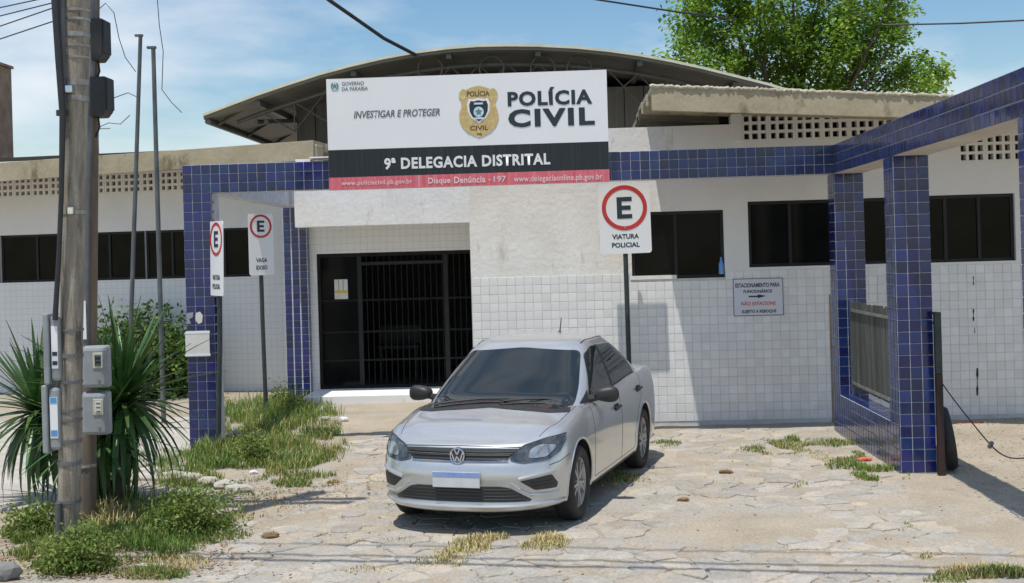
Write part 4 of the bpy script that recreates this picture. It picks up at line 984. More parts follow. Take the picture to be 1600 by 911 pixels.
# spiky plant: rosettes of sword leaves
yb_ = G(172, 796)
yu = thing('spiky_yucca', (yb_.x, yb_.y, 0), 'large spiky yucca with dark sword leaves behind the utility pole', 'plant')
leafm = []
for v in range(4):
    L_ = 1.0; seg = 6; vs = []; bend = (.12, .3, .55, .85)[v]
    for k in range(seg+1):
        t = k/seg; w = .028*(1-t)**.6*(.55+1.6*t if t < .28 else 1) if k < seg else .001
        a = bend*t*1.2; x = L_*(math.sin(max(a, 1e-4))/max(bend*1.2, .01)) if bend > .01 else t; z = -L_*(1-math.cos(a))/max(bend*1.2, .01)
        vs += [(x, -w, z+.010*(1-t)), (x, 0, z-.004), (x, w, z+.010*(1-t))]
    fs = []
    for k in range(seg):
        b = 3*k; fs += [(b, b+1, b+4, b+3), (b+1, b+2, b+5, b+4)]
    me = bpy.data.meshes.new('leaf'); me.from_pydata(vs, [], fs); me.materials.append(M['yucca']); me.shade_smooth(); leafm.append(me)
def rosette(c, n, size, el0=-50, el1=85):
    for k in range(n):
        az = k*2.399963+random.uniform(-.2, .2); t = (k+.5)/n; el = math.radians(lerp(el0, el1, t**.85)+random.uniform(-8, 8))
        m_ = Matrix.Translation(c) @ Matrix.Rotation(az, 4, 'Z') @ Matrix.Rotation(-el, 4, 'Y') @ Matrix.Diagonal((size*random.uniform(.7, 1.12), size*random.uniform(1.2, 1.65), size, 1))
        inst(leafm[min(3, int((1-t)*4))], 'leaf', m_, yu)
cA, cB, cC = P(192, 628, yb_.y), P(62, 645, yb_.y+.3), P(150, 680, yb_.y-.1)
for q in (cA, cB, cC):
    MB().tube([Vector((yb_.x+(q.x-yb_.x)*.45, yb_.y, -.05)), Vector((q.x+(yb_.x-q.x)*.3, (q.y+yb_.y)/2, q.z*.5)), q], [.07, .06, .045], 10).build('trunk', 'bark', yu, smooth=True)
rosette(cA, 150, .92, -65, 80); rosette(cB, 125, .86, -65, 80); rosette(cC, 90, .8, -70, 70); rosette(cA.lerp(cB, .5)+Vector((0, .25, .08)), 90, .85, -50, 80)
mb = MB()
for k in range(70):                         # hanging dead skirt
    q = random.choice((cA, cB, cC)); a = random.uniform(0, 6.28); d = Vector((math.cos(a), math.sin(a), 0)); s = Vector((-d.y, d.x, 0))*.015
    p0 = q+d*.04-Vector((0, 0, random.uniform(0, .15))); p1 = p0+d*random.uniform(.1, .22)-Vector((0, 0, random.uniform(.25, .5)))
    mb.add([p0-s, p0+s, p1], [(0, 1, 2)])
mb.build('dead_skirt', 'hedge', yu, kind='stuff', fixn=False)

# tree behind the right wing
YT = 36.0
base = P(1235, 200, YT); base.z = 0
tr = thing('broadleaf_tree', tuple(base), 'large bright green tree rising behind the right eave', 'tree')
MB().tube([base-Vector((0, 0, .2)), base+Vector((.1, 0, 1.5)), base+Vector((.0, .1, 3.6))], [.4, .32, .27], 12).build('trunk', 'bark', tr, smooth=True)
clump = [(1050, 95, .8), (1075, 60, .9), (1085, 118, 1.0), (1110, 30, 1.0), (1125, 85, 1.1), (1150, 10, 1.1), (1165, 120, 1.1), (1175, 60, 1.2), (1205, 20, 1.2), (1215, 95, 1.2), (1240, 55, 1.3), (1250, 125, 1.1), (1270, 15, 1.2), (1285, 85, 1.2), (1310, 50, 1.1), (1315, 115, 1.1), (1340, 15, 1.0), (1350, 80, 1.0), (1375, 40, .7), (1385, 110, .9), (1395, 20, .6), (1400, 60, .45), (1420, 120, .7), (1428, 95, .45), (1455, 122, .5), (1465, 112, .35), (1290, -40, 1.2), (1180, -45, 1.2), (1235, -80, 1.1), (1340, -50, .8), (1120, -30, .8), (1040, 112, .4), (1395, -5, .5), (1085, 15, .6), (1160, 165, 1.2), (1260, 170, 1.2), (1350, 160, 1.1), (1100, 160, .9), (1430, 150, .7)]
mb = MB(); fork = base+Vector((0, .1, 3.6))
for k, (x, y, r) in enumerate(clump):
    c = P(x, y, YT+random.uniform(-1.6, 1.6))
    mid = fork.lerp(c, .5)+Vector((random.gauss(0, .25), random.gauss(0, .2), .25))
    MB().tube([fork+Vector((0, 0, -.2)), mid, c], [.11, .06, .02], 6).build('limb', 'bark', tr, smooth=True)
    subs = [c+Vector((random.gauss(0, .42), random.gauss(0, .5), random.gauss(0, .38)))*r for _ in range(int(5+10*r))]
    for q in subs:
        for _ in range(int(60*r)+14):
            p = q+Vector((random.gauss(0, .17), random.gauss(0, .17), random.gauss(0, .13)))*(.7+.5*r)
            d = Vector((random.gauss(0, 1), random.gauss(0, 1), random.gauss(-.1, .55))).normalized(); s = d.cross(Vector((random.gauss(0, .35), random.gauss(0, .35), 1))).normalized(); l = random.uniform(.09, .19); w = l*.32
            mb.add([p, p+d*l*.5+s*w, p+d*l-Vector((0, 0, .02)), p+d*l*.5-s*w], [(0, 1, 2, 3)])
mb.build('crown', 'leaf', tr, fixn=False, kind='stuff')

# ================================================================== small litter
def lit(px, py, r, mat, lab, cat, sc=(1, .7, .5), sd=0, name='litter_scrap'):
    g_ = G(px, py); g_.z = .005; rock(name, g_, r, mat, lab, cat, None, sc, sd)
lit(538, 658, .055, 'litter', 'crumpled white plastic bag on the drive near the doorstep', 'litter', (1.2, .8, .6), 3)
lit(508, 656, .06, 'concrete', 'pale stone at the edge of the weeds near the doorstep', 'stone', (1.3, .8, .45), 4, 'stone')
lit(368, 688, .10, 'concrete', 'pale rubble lump in the weeds beside the front blue pillar', 'stone', (1.1, .8, .75), 5, 'stone')
lit(378, 729, .05, 'litter', 'white plastic scrap in the grass below the pale rubble lump', 'litter', (1.2, .7, .6), 6)
lit(396, 741, .045, 'litter', 'second white plastic scrap in the grass, nearer the drive', 'litter', (1, .7, .5), 7)
lit(522, 755, .05, 'redlitter', 'flat orange scrap at the edge of the drive left of the car', 'litter', (1.6, .5, .16), 8)
lit(342, 831, .03, 'litter', 'white scrap in front of the broad weed bush', 'litter', (1, .7, .5), 9)
lit(448, 786, .022, 'litter', 'tiny white scrap on bare sand left of the car', 'litter', (1, .7, .4), 10)
lit(1350, 722, .07, 'redlitter', 'red brick fragment in the weeds beside the low blue wall', 'brick fragment', (1.1, .6, .4), 11, 'brick_fragment')
lit(1134, 740, .055, 'deadleaf', 'curled brown leaf on the drive right of the car', 'leaf', (1.3, .5, .35), 12, 'fallen_leaf')
lit(1068, 784, .05, 'deadleaf', 'brown leaf on the drive nearer the car front wheel', 'leaf', (1.1, .6, .45), 13, 'fallen_leaf')
lit(422, 840, .06, 'deadleaf', 'dark clod on the drive near the broad weed bush', 'clod', (1.2, .8, .4), 14, 'clod')
lit(1515, 662, .14, 'redlitter', 'flat orange scrap on gravel behind the sagging rope', 'litter', (1.3, .4, .1), 15)
lit(72, 876, .06, 'concrete', 'pale stone chip in the grass left of the pole foot', 'stone', (1.2, .7, .5), 16, 'stone')
lit(10, 905, .10, 'hallwall', 'grey kerb lump at the bottom left corner', 'stone', (1, .8, .7), 17, 'stone')
lit(235, 884, .07, 'paleblue', 'flat faded blue scrap lying in the leaf litter', 'litter', (1.6, .4, .1), 18)
for o in bpy.data.objects:
    if o.name == 'litter_scrap.007': pass

# ================================================================== silver sedan
f0, r0 = G(899, 811), G(995, 733)
rear = (r0-f0).normalized(); lat = Vector((-rear.y, rear.x, 0))          # lat points to the picture's left
CO = f0-rear*.80+lat*.716
car = thing('parked_car', tuple(CO), 'silver four-door sedan parked facing the street in front of the entrance', 'car', rz=math.atan2(rear.y, rear.x))
ORG[car] = Vector((0, 0, 0)); car.scale = (1, .967, 1)
def sm(t): t = max(0, min(1, t)); return t*t*(3-2*t)
def interp(x, tab):
    for (a, b), (c, d) in zip(tab, tab[1:]):
        if x <= c: return b+(d-b)*sm((x-a)/(c-a)) if x > a else b
    return tab[-1][1]
XR = 4.20
FX, RX, RW = .80, 3.267, .302        # axles, wheel radius
def belt(x): return interp(x, [(0.10, .735), (.5, .79), (1.1, .862), (2.0, .90), (3.1, .955), (3.7, .98), (4.2, .965)])
# level: (zfront, xfront, zside_frac(0 bottom..1 belt), halfwidth, zrear, xrear)
LV = [(.185, .12, .0, .735, .24, 4.10), (.205, .035, .02, .785, .25, 4.15), (.255, .012, .09, .806, .30, 4.18), (.33, .022, .20, .815, .38, 4.19), (.43, .012, .33, .822, .48, 4.20), (.52, .0, .45, .826, .56, 4.20),
      (.60, .012, .57, .828, .64, 4.19), (.655, .035, .68, .826, .74, 4.17), (.72, .055, .78, .818, .86, 4.16), (.775, .075, .88, .803, .95, 4.15), (.80, .10, .95, .785, 1.0, 4.12), (.812, .14, 1.0, .757, 1.025, 4.06)]
FZ = lambda z: z-.012 if z < .27 else .258+(z-.27)*.84
LV = [(FZ(l[0]), l[1], l[2], l[3], l[4]*.94, l[5]) for l in LV]
NF, NS, NR = 26, 110, 18
def halfcontour(zf, xf, zs, w, zr, xr, Lf=.62, nf=2.7, Lr=.5, nr=3.2):
    pts = []
    for i in range(NF):
        th = math.pi/2*i/NF; y = w*math.sin(th)**(2/nf); x = xf+Lf*(1-math.cos(th)**(2/nf))
        pts.append([x, y, sm(i/NF*1.05), 0])
    xs0, xs1 = xf+Lf, xr-Lr
    for i in range(NS+1):
        x = lerp(xs0, xs1, i/NS); pts.append([x, w, 1, 0])
    for i in range(1, NR+1):
        th = math.pi/2*(1-i/NR); y = w*max(0, math.sin(th))**(2/nr); x = xr-Lr*(1-math.cos(th)**(2/nr))
        pts.append([x, y if i < NR else 0, 1, sm(i/NR)])
    out = []
    for x, y, fs, fr in pts:
        k = zs; zb = .20; side = zb+(belt(x)-zb)*k
        z = zf*(1-fs)+side*fs; z = z*(1-fr)+zr*fr
        yy = y*(1-.035*((x-2.2)/2.1)**2*(1 if y > .3 else 0)) if y > .3 else y
        yy = y*(1-.030*((x-2.2)/2.1)**2)
        out.append(Vector((x, yy, z)))
    return out
hc = [halfcontour(*l) for l in LV]
NP = len(hc[0])
bm = bmesh.new(); gridv = {}
def addv(co): return bm.verts.new(co)
for s in (1, -1):
    for k in range(len(LV)):
        for i in range(NP):
            p = hc[k][i]
            if s == -1 and (i == 0 or i == NP-1): gridv[(s, k, i)] = gridv[(1, k, i)]; continue
            if i == 0 or i == NP-1: p = Vector((p.x, 0, p.z))
            gridv[(s, k, i)] = addv((p.x, p.y*s, p.z))
def inarch(p, R): return min((p.x-FX)**2, (p.x-RX)**2)+(p.z-RW-.005)**2 < R*R and abs(p.y) > .45
RA = .348
# subdivide vertically by smooth interpolation between levels
SUBK = 4
def cat(p0, p1, p2, p3, t): return .5*((2*p1)+(p2-p0)*t+(2*p0-5*p1+4*p2-p3)*t*t+(3*p1-p0-3*p2+p3)*t**3)
fine = []
nk = len(LV)
for k in range(nk-1):
    for q in range(SUBK):
        t = q/SUBK; row = []
        for i in range(NP):
            p0, p1, p2, p3 = hc[max(k-1, 0)][i], hc[k][i], hc[k+1][i], hc[min(k+2, nk-1)][i]
            row.append(cat(p0, p1, p2, p3, t))
        fine.append(row)
fine.append(hc[-1])
bm.free(); bm = bmesh.new()
V = {}
for s in (1, -1):
    for k, row in enumerate(fine):
        for i, p in enumerate(row):
            if i in (0, NP-1):
                V[(s, k, i)] = V[(1, k, i)] if s == -1 else bm.verts.new((p.x, 0, p.z))
            else: V[(s, k, i)] = bm.verts.new((p.x, p.y*s, p.z))
removed = set()
for s in (1, -1):
    for k in range(len(fine)-1):
        for i in range(NP-1):
            q = [V[(s, k, i)], V[(s, k, i+1)], V[(s, k+1, i+1)], V[(s, k+1, i)]]
            c = sum((v.co for v in q), Vector())/4
            if inarch(c, RA): removed.update(q); continue
            if len(set(q)) < 4: continue
            bm.faces.new(q if s == 1 else q[::-1])
for v in removed:                        # snap the ragged arch edge onto the circle
    if not v.link_faces: continue
    ax = FX if abs(v.co.x-FX) < abs(v.co.x-RX) else RX
    d = Vector((v.co.x-ax, 0, v.co.z-RW-.005)); 
    if d.length > 1e-4:
        d.normalize(); v.co.x = ax+d.x*RA; v.co.z = max(.19, RW+.005+d.z*RA)
# top deck: bonnet and boot between the two belt curves
def crown(x): return interp(x, [(.1, .0), (.5, .045), (1.2, .075), (3.4, .03), (4.2, .01)])
top = fine[-1]; NC = 14
TV = {}
for i in range(NP):
    for j in range(NC+1):
        u = -1+2*j/NC
        if j == 0: TV[(i, j)] = V[(1, len(fine)-1, i)]; continue
        if j == NC: TV[(i, j)] = V[(-1, len(fine)-1, i)]; continue
        if i in (0, NP-1): TV[(i, j)] = V[(1, len(fine)-1, i)]; continue
        p = top[i]; y = -u*p.y; a = abs(u)
        ridge = .012*math.exp(-((a-.72)/.10)**2)*sm((p.x-.15)/.4)*(1-sm((p.x-1.0)/.3))
        TV[(i, j)] = bm.verts.new((p.x, y, p.z+crown(p.x)*(1-a**2.4)*(min(1, p.y/.5)**.7)+ridge))
for i in range(NP-1):
    for j in range(NC):
        q = []
        for v in (TV[(i, j)], TV[(i, j+1)], TV[(i+1, j+1)], TV[(i+1, j)]):
            if v not in q: q.append(v)
        if len(q) >= 3:
            try: bm.faces.new(q)
            except ValueError: pass
# cabin
CB = [(.78, .88, 3.86, .75), (.88, 1.03, 3.76, .738), (.98, 1.20, 3.62, .712), (1.08, 1.37, 3.45, .676), (1.18, 1.55, 3.25, .635), (1.265, 1.70, 3.08, .598), (1.32, 1.80, 2.97, .566), (1.353, 1.875, 2.88, .53), (1.373, 1.94, 2.80, .48), (1.39, 2.03, 2.70, .39), (1.403, 2.14, 2.6, .25), (1.408, 2.25, 2.5, .12)]
NCF = 22; NCS = 40
def cabcont(z, xf, xr, w):
    pts = []; Lf = min(.42, (xr-xf)*.35); nf = 3.2
    for i in range(NCF):
        th = math.pi/2*i/NCF; pts.append(Vector((xf+Lf*(1-math.cos(th)**(2/nf)), w*math.sin(th)**(2/nf), z)))
    for i in range(NCS+1): pts.append(Vector((lerp(xf+Lf, xr-Lf, i/NCS), w, z)))
    for i in range(1, NCF+1):
        th = math.pi/2*(1-i/NCF); pts.append(Vector((xr-Lf*(1-max(0, math.cos(th))**(2/nf)), w*max(0, math.sin(th))**(2/nf), z)))
    return pts
cc_ = [cabcont(*c) for c in CB]; rows = []
for k in range(len(CB)-1):
    for q in range(3):
        rows.append([cat(cc_[max(k-1, 0)][i], cc_[k][i], cc_[k+1][i], cc_[min(k+2, len(CB)-1)][i], q/3) for i in range(len(cc_[0]))])
rows.append(cc_[-1])
NPc = len(rows[0]); CV = {}
for k, row in enumerate(rows):
    for i, p in enumerate(row):
        for s in (1, -1):
            if i in (0, NPc-1): CV[(s, k, i)] = CV[(1, k, i)] if s == -1 else bm.verts.new((p.x, 0, p.z))
            else: CV[(s, k, i)] = bm.verts.new((p.x, p.y*s, p.z))
for s in (1, -1):
    for k in range(len(rows)-1):
        for i in range(NPc-1):
            q = [CV[(s, k, i)], CV[(s, k, i+1)], CV[(s, k+1, i+1)], CV[(s, k+1, i)]]
            bm.faces.new(q if s == 1 else q[::-1])
loop = [CV[(1, len(rows)-1, i)] for i in range(NPc)]+[CV[(-1, len(rows)-1, i)] for i in range(NPc-2, 0, -1)]
bm.faces.new(loop)
bmesh.ops.recalc_face_normals(bm, faces=bm.faces)
bm.normal_update()
bvh = BVHTree.FromBMesh(bm)
me = bpy.data.meshes.new('body'); bm.to_mesh(me); bm.free(); me.shade_smooth(); me.set_sharp_from_angle(angle=math.radians(38)); me.materials.append(M['paint'])
body = bpy.data.objects.new('body', me); COL.objects.link(body); body.parent = car
# --- patches laid on the body
def dense(poly, step):
    out = []
    for a, b in zip(poly, poly[1:]+poly[:1]):
        a, b = Vector(a), Vector(b); n = max(1, int((b-a).length/step))
        out += [a.lerp(b, k/n) for k in range(n)]
    return out
def rounded(poly, r=.02, n=4):
    out = []
    m = len(poly)
    for i in range(m):
        p, a, b = Vector(poly[i]), Vector(poly[i-1]), Vector(poly[(i+1) % m])
        da, db = a-p, b-p; rr = min(r, da.length*.45, db.length*.45); s, e = p+da.normalized()*rr, p+db.normalized()*rr
        for k in range(n+1):
            t = k/n; out.append(s*(1-t)**2+p*2*t*(1-t)+e*t*t)
    return out
def patch(name, poly, view, mat, parent, off=.004, step=.035, r=.02, thick=0):
    if view == 'front' and max(p[1] for p in poly) < .85: poly = [(p[0], FZ(p[1])) for p in poly]
    poly = dense(rounded([tuple(p) for p in poly], r), step)
    nb = len(poly); xs = [p.x for p in poly]; ys = [p.y for p in poly]; pts = list(poly)
    def inp(q):
        c = False
        for a, b in zip(poly, poly[1:]+poly[:1]):
            if (a.y > q.y) != (b.y > q.y) and q.x < (b.x-a.x)*(q.y-a.y)/(b.y-a.y)+a.x: c = not c
        return c
    x = min(xs)+step/2
    while x < max(xs):
        y = min(ys)+step/2
        while y < max(ys):
            q = Vector((x, y))
            if inp(q) and min((q-p).length for p in poly) > step*.4: pts.append(q)
            y += step
        x += step
    v, e, f, *_ = delaunay_2d_cdt([Vector((p.x, p.y)) for p in pts], [], [list(range(nb))], 1, 1e-6)
    mb = MB(); ok = []
    for p in v:
        if view == 'front': o, d = Vector((-2, p.x, p.y)), Vector((1, 0, 0))
        elif view == 'L': o, d = Vector((p.x, 3, p.y)), Vector((0, -1, 0))
        elif view == 'R': o, d = Vector((p.x, -3, p.y)), Vector((0, 1, 0))
        elif view == 'rear': o, d = Vector((7, p.x, p.y)), Vector((-1, 0, 0))
        else: o, d = Vector((p.x, p.y, 3)), Vector((0, 0, -1))
        h, nrm, *_ = bvh.ray_cast(o, d)
        if h is None: h = o+d*3.9; nrm = -d; ok.append(False)
        else: ok.append(True)
        if nrm.dot(d) > 0: nrm = -nrm
        mb.v.append(h+nrm*off)
    mb.f = [tuple(t) for t in f if all(ok[i] for i in t)]
    o = mb.build(name, mat, parent, smooth=True, fixn=True)
    return o
def line(name, pts, view, mat, parent, w=.004, off=.0, n=20, closed=False):
    P3 = []
    if view == 'front' and max(p[1] for p in pts) < .85: pts = [(p[0], FZ(p[1])) for p in pts]
    pts = [Vector(p) for p in pts]
    dn = []
    for a, b in zip(pts, pts[1:]): dn += [a.lerp(b, k/n) for k in range(n)]
    dn.append(pts[-1])
    for p in dn:
        if view == 'front': o, d = Vector((-2, p.x, p.y)), Vector((1, 0, 0))
        elif view == 'L': o, d = Vector((p.x, 3, p.y)), Vector((0, -1, 0))
        elif view == 'R': o, d = Vector((p.x, -3, p.y)), Vector((0, 1, 0))
        else: o, d = Vector((p.x, p.y, 3)), Vector((0, 0, -1))
        h, nrm, *_ = bvh.ray_cast(o, d)
        if h is not None: P3.append(h-d*off)
    if len(P3) > 1: return MB().tube(P3, w, 6).build(name, mat, parent, smooth=True)
# windscreen, side glass, rear glass
ws = [(-.66, .875), (0, .915), (.66, .875), (.635, 1.02), (.535, 1.285), (0, 1.318), (-.535, 1.285), (-.635, 1.02)]
wsc = patch('windscreen', ws, 'front', 'carglass', car, .005, .04, .05)
patch('rear_window', [(-.60, 1.03), (.60, 1.03), (.50, 1.29), (-.50, 1.29)], 'rear', 'carglass', car, .005, .05, .05)
patch('cowl', [(-.69, .855), (0, .893), (.69, .855), (.665, .878), (0, .918), (-.665, .878)], 'front', 'plastic', car, .004, .03, .004)
for s, vw in ((-1, 'R'), (1, 'L')):
    dg = patch('door_window', [(1.36, .90), (2.20, .935), (2.20, 1.305), (2.04, 1.305), (1.84, 1.25)], vw, 'carglass', car, .006, .04, .03)
    patch('door_window', [(2.27, .935), (3.20, .98), (3.10, 1.11), (2.92, 1.225), (2.72, 1.29), (2.27, 1.305)], vw, 'carglass', car, .006, .04, .03)
    patch('window_pillar', [(2.20, .935), (2.27, .935), (2.27, 1.31), (2.20, 1.31)], vw, 'plastic', car, .005, .03, .004)
    patch('mirror_triangle', [(1.22, .892), (1.36, .90), (1.44, .98)], vw, 'plastic', car, .006, .03, .004)
    line('window_seal', [(1.22, .888), (2.2, .924), (3.2, .97)], vw, 'plastic', car, .007)
    # door seams
    line('door_seam', [(1.24, .28), (1.22, .6), (1.27, .885)], vw, 'plastic', car, .0035, -.0015)
    line('door_seam', [(2.235, .27), (2.235, .6), (2.235, .925)], vw, 'plastic', car, .0035, -.0015)
    line('door_seam', [(2.80, .38), (2.95, .62), (3.12, .75), (3.19, .965)], vw, 'plastic', car, .0035, -.0015)
    line('door_seam', [(1.24, .275), (2.8, .275), (2.84, .38)], vw, 'plastic', car, .0035, -.0015)
    line('sill_edge', [(1.2, .225), (2.0, .225), (2.86, .225)], vw, 'plastic', car, .012, -.004)
    for hx in (2.06, 3.02):
        hz_ = .755 if hx < 2.5 else .82
        pw = patch('handle_cup', [(hx-.09, hz_-.03), (hx+.09, hz_-.03), (hx+.09, hz_+.03), (hx-.09, hz_+.03)], vw, 'plastic', car, .003, .03, .028)
        h, *_ = bvh.ray_cast(Vector((hx, 3*s, hz_)), Vector((0, -s, 0)))
        MB().tube([h+Vector((-.085, s*.008, 0)), h+Vector((-.06, s*.028, .004)), h+Vector((.06, s*.028, .004)), h+Vector((.085, s*.008, 0))], .013, 8).build('door_handle', 'plastic', car, smooth=True)
    # bonnet shut line, bumper line
    line('bonnet_seam', [(.30, s*.60), (.6, s*.665), (1.0, s*.69), (1.12, s*.685)], 'top', 'plastic', car, .0035, -.0015)
    line('bumper_seam', [(s*.70, .60), (s*.76, .62), (s*.80, .66)], 'front', 'plastic', car, .003, -.001)
    # wheel arch lips and liners
    for ax in (FX, RX):
        pts = []
        for k in range(25):
            a = math.radians(-14+208*k/24); x, z = ax+math.cos(a)*(RA+.006), RW+.005+math.sin(a)*(RA+.006)
            if z < .2: continue
            h, *_ = bvh.ray_cast(Vector((x, 3*s, z)), Vector((0, -s, 0)))
            if h is not None and abs(h.y) > .6: pts.append(h+Vector((0, -s*.006, 0)))
        if len(pts) > 3: MB().tube(pts, .012, 8).build('arch_lip', 'paint', body, smooth=True)
        lin = MB(); n = 20; vv = []
        for k in range(n+1):
            a = math.radians(-10+200*k/n)
            for yy in (.50, .79): vv.append((ax+math.cos(a)*(RA+.004), s*yy, RW+.005+math.sin(a)*(RA+.004)))
        lin.add(vv, [(2*k, 2*k+1, 2*k+3, 2*k+2) for k in range(n)]); c0_ = len(lin.v)
        lin.add([(ax+math.cos(math.radians(-10+200*k/n))*RA, s*.50, RW+math.sin(math.radians(-10+200*k/n))*RA) for k in range(n+1)], [tuple(range(n+1))])
        lin.build('arch_liner', 'plastic', car)
    # headlamps
    hl = patch('headlamp', [(s*.415, .70), (s*.425, .655), (s*.52, .628), (s*.69, .645), (s*.755, .70), (s*.775, .79), (s*.765, .845), (s*.66, .83), (s*.52, .785)], 'front', 'lamp', car, .006, .022, .02)
    patch('reflector', [(s*.55, .668), (s*.68, .675), (s*.735, .765), (s*.63, .785), (s*.56, .75)], 'front', 'lampbright', hl, .010, .02, .03)
    patch('indicator', [(s*.44, .67), (s*.515, .648), (s*.525, .735), (s*.45, .71)], 'front', 'lamp', hl, .009, .02, .015)
    line('lamp_rim', [(s*.415, .70), (s*.52, .787), (s*.66, .833), (s*.765, .848)], 'front', 'plastic', hl, .006, .003)
    # fog lamp pockets
    fp = patch('fog_pocket', [(s*.50, .475), (s*.715, .515), (s*.745, .43), (s*.735, .385), (s*.60, .385)], 'front', 'grillegrey', car, .004, .022, .012)
    line('pocket_trim', [(s*.49, .495), (s*.60, .52), (s*.735, .548)], 'front', 'paint', body, .016, .0)
    line('pocket_trim', [(s*.43, .46), (s*.50, .39), (s*.57, .345), (s*.75, .34)], 'front', 'paint', body, .013, .0)
    for q in (.42, .455): line('pocket_slat', [(s*.58, q), (s*.72, q+.01)], 'front', 'plastic', fp, .004, .004)
    # door mirrors
    mb_ = MB(); cm = Vector((1.42, s*.885, .945))
    bmm = bmesh.new(); bmesh.ops.create_uvsphere(bmm, u_segments=20, v_segments=12, radius=1)
    for v in bmm.verts:
        c = v.co; x, y, z = c
        k = 2.6; r_ = (abs(x)**k+abs(y)**k+abs(z)**k)**(1/k); c /= r_
        v.co = Vector((cm.x+c.x*.062*(1-.25*(c.y*s)), cm.y+c.y*.112, cm.z+c.z*(.066+.012*c.y*s)))
    mm_ = bpy.data.meshes.new('mirror'); bmm.to_mesh(mm_); bmm.free(); mm_.shade_smooth(); mm_.materials.append(M['plastic'])
    mo = bpy.data.objects.new('mirror', mm_); COL.objects.link(mo); mo.parent = car
    MB().tube([(1.40, s*.72, .905), (1.42, s*.79, .915), (1.42, s*.83, .925)], [.035, .028, .03], 8).build('mirror_arm', 'plastic', mo, smooth=True)
    MB().lathe([(0, .064), (.06, .063)], cm, 'X', 16, Matrix.Diagonal((1, 1.5, .85, 1))).build('mirror_glass', 'chrome', mo)
    # rear lamps
    patch('tail_lamp', [(s*.46, .74), (s*.68, .74), (s*.68, .90), (s*.48, .90)], 'rear', 'redring', car, .005, .03, .02)
# grille
gr = patch('grille', [(-.40, .655), (.40, .655), (.42, .70), (.49, .758), (.30, .766), (-.30, .766), (-.49, .758), (-.42, .70)], 'front', 'grillegrey', car, .004, .025, .01)
for z, w in ((.675, .40), (.705, .42), (.735, .45)):
    line('grille_slat', [(-w, z), (0, z), (w, z)], 'front', 'plastic', gr, .007, .008)
line('grille_slat', [(-.41, .660), (0, .656), (.41, .660)], 'front', 'chrome', gr, .0045, .010)
line('grille_slat', [(-.44, .720), (0, .720), (.44, .720)], 'front', 'polemetal', gr, .004, .014)
line('bonnet_edge', [(-.49, .772), (-.25, .784), (0, .786), (.25, .784), (.49, .772)], 'front', 'plastic', car, .004, .0)
lg = patch('lower_grille', [(-.56, .285), (.56, .285), (.58, .30), (.42, .415), (.34, .43), (-.34, .43), (-.42, .415), (-.58, .30)], 'front', 'grillegrey', car, .004, .025, .02)
for z, w in ((.31, .53), (.34, .50), (.37, .47), (.40, .43)): line('grille_slat', [(-w, z), (0, z), (w, z)], 'front', 'plastic', lg, .0045, .006)
line('bumper_lip', [(-.78, .262), (-.5, .25), (0, .245), (.5, .25), (.78, .262)], 'front', 'paint', body, .016, .0, 14)
# emblem: chrome ring with V over W
h, *_ = bvh.ray_cast(Vector((-2, 0, FZ(.705))), Vector((1, 0, 0)))
ec = h+Vector((-.022, 0, .0)); eu, ev = Vector((0, -1, 0)), Vector((0, 0, 1))
em = MB().lathe([(0, -.004), (.058, -.004), (.064, .004), (.064, .02)], ec, 'X', 28).build('emblem', 'emblemblue', car, smooth=True)
MB().tube([ec+eu*.058*math.cos(t)+ev*.058*math.sin(t)+Vector((-.006, 0, 0)) for t in [2*math.pi*k/28 for k in range(29)]], .0075, 8).build('emblem_ring', 'chrome', em, smooth=True)
for pts in ([(-.022, .05), (0, .008), (.022, .05)], [(-.047, .024), (-.022, -.044), (0, -.004), (.022, -.044), (.047, .024)]):
    for (a, b), (c, d) in zip(pts, pts[1:]):
        MB().bar(ec+eu*a+ev*b+Vector((-.009, 0, 0)), ec+eu*c+ev*d+Vector((-.009, 0, 0)), .011, .006, (1, 0, 0)).build('emblem_stroke', 'chrome', em)
# number plate
h, *_ = bvh.ray_cast(Vector((-2, 0, FZ(.53))), Vector((1, 0, 0)))
px_ = h.x-.016
npl = MB().box(px_-.008, px_, -.20, .20, .385, .505).build('number_plate', 'plate', car, bevel=.004)
MB().box(px_-.0105, px_-.008, -.197, .197, .468, .503).build('plate_band', 'plateblue', npl)
# wipers, antenna, washer jets
def onfront(y, z, off):
    h, n, *_ = bvh.ray_cast(Vector((-2, y, z)), Vector((1, 0, 0))); n = n if n.x < 0 else -n; return h+n*off
for (a, b) in (((.30, 1.005), (-.33, 1.03)), ((-.18, 1.005), (-.60, 1.0))):
    pass
for ys in ([(-.08, .916), (-.25, .922), (-.42, .918), (-.60, .90)], [(.52, .892), (.34, .910), (.12, .926), (-.10, .928)]):
    MB().tube([onfront(y, z, .022) for y, z in ys], .009, 6).build('wiper', 'plastic', car, smooth=True)
    MB().tube([onfront(y, z-.01, .010) for y, z in ys], .006, 6).build('wiper', 'plastic', car, smooth=True)
for ys in ([(-.08, .912)], [(.52, .89)]):
    q = onfront(ys[0][0], ys[0][1], .01); MB().lathe([(0, .035), (.02, .03), (.025, 0)], q-Vector((.01, 0, .02)), 'Z', 10).build('wiper_pivot', 'plastic', car)
h, *_ = bvh.ray_cast(Vector((2.75, -.08, 3)), Vector((0, 0, -1)))
an = MB().tube([h, h+Vector((.04, 0, .07)), h+Vector((.08, 0, .15))], [.010, .006, .004], 6).build('antenna', 'plastic', car)
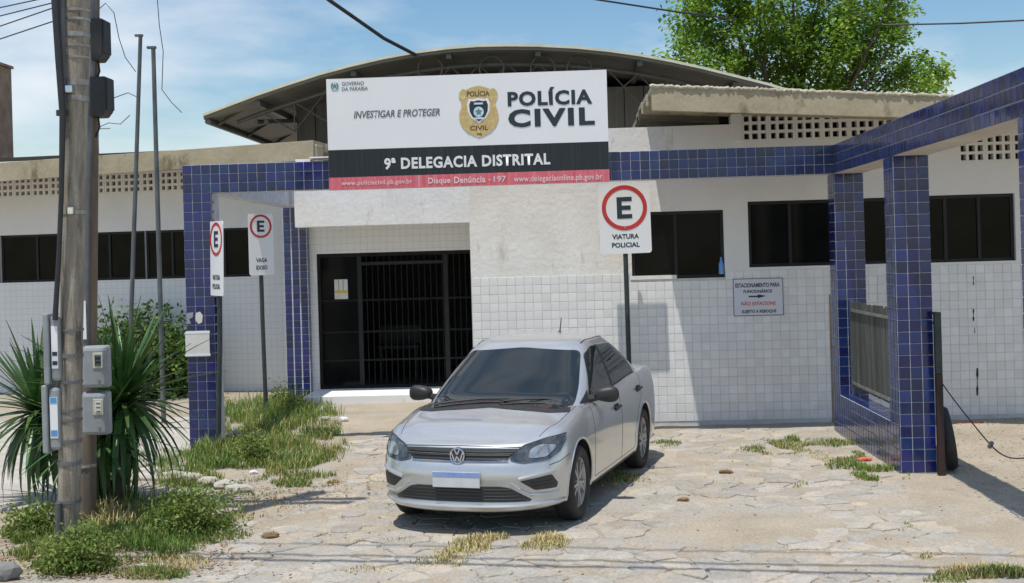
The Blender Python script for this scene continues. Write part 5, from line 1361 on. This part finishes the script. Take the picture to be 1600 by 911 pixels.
MB().lathe([(.03, -.004), (.028, .012), (.012, .02)], h, 'Z', 12).build('antenna_base', 'plastic', an)
for s in (-1, 1): line('roof_channel', [(1.98, s*.505), (2.4, s*.515), (2.85, s*.50)], 'top', 'plastic', car, .006, -.002)
MB().box(.35, 3.95, -.62, .62, .17, .24).build('underbody', 'plastic', car)
# wheels
def wheel_meshes():
    w = .185
    t = MB().lathe([(.205, -w/2+.02), (.235, -w/2), (.275, -w/2+.004), (.296, -w/2+.025), (RW, -w/2+.05), (RW, w/2-.05), (.296, w/2-.025), (.275, w/2-.004), (.235, w/2), (.205, w/2-.02)], (0, 0, 0), 'Y', 40)
    r = MB().lathe([(.206, -.07), (.206, .066), (.198, .072), (.188, .060), (.186, -.07)], (0, 0, 0), 'Y', 40)
    d = MB().lathe([(.0, .0), (.188, .0)], (0, .005, 0), 'Y', 40)
    sp = MB()
    for k in range(5):
        for dd in (-.20, .20):
            a = 2*math.pi*k/5+math.pi/2; a1 = a+dd*.45; a2 = a+dd
            p0, p1 = Vector((math.cos(a1)*.035, .050, math.sin(a1)*.035)), Vector((math.cos(a2)*.193, .056, math.sin(a2)*.193))
            sp.bar(p0, p1, .022, .032, (0, 1, 0))
    hb = MB().lathe([(0, .066), (.03, .066), (.042, .058), (.046, .02)], (0, 0, 0), 'Y', 20)
    return t, r, d, sp, hb
def wobj(mb, name, mat, parent, mw, flip):
    m = MB(); m.f = mb.f; m.v = [mw @ (Vector((v.x, v.y*flip, v.z))) for v in mb.v]
    return m.build(name, mat, parent, smooth=True, bevel=0)
tm = wheel_meshes()
for ax in (FX, RX):
    for s in (1, -1):
        mw = Matrix.Translation((ax, s*.715, RW)) @ Matrix.Rotation(random.uniform(0, 6), 4, 'Y')
        wh = wobj(tm[2], 'wheel', 'plastic', car, mw, s)
        wobj(tm[0], 'tyre', 'rubber', wh, mw, s); wobj(tm[1], 'rim', 'alloy', wh, mw, s); wobj(tm[3], 'spokes', 'alloy', wh, mw, s); wobj(tm[4], 'hub_cap', 'alloy', wh, mw, s)
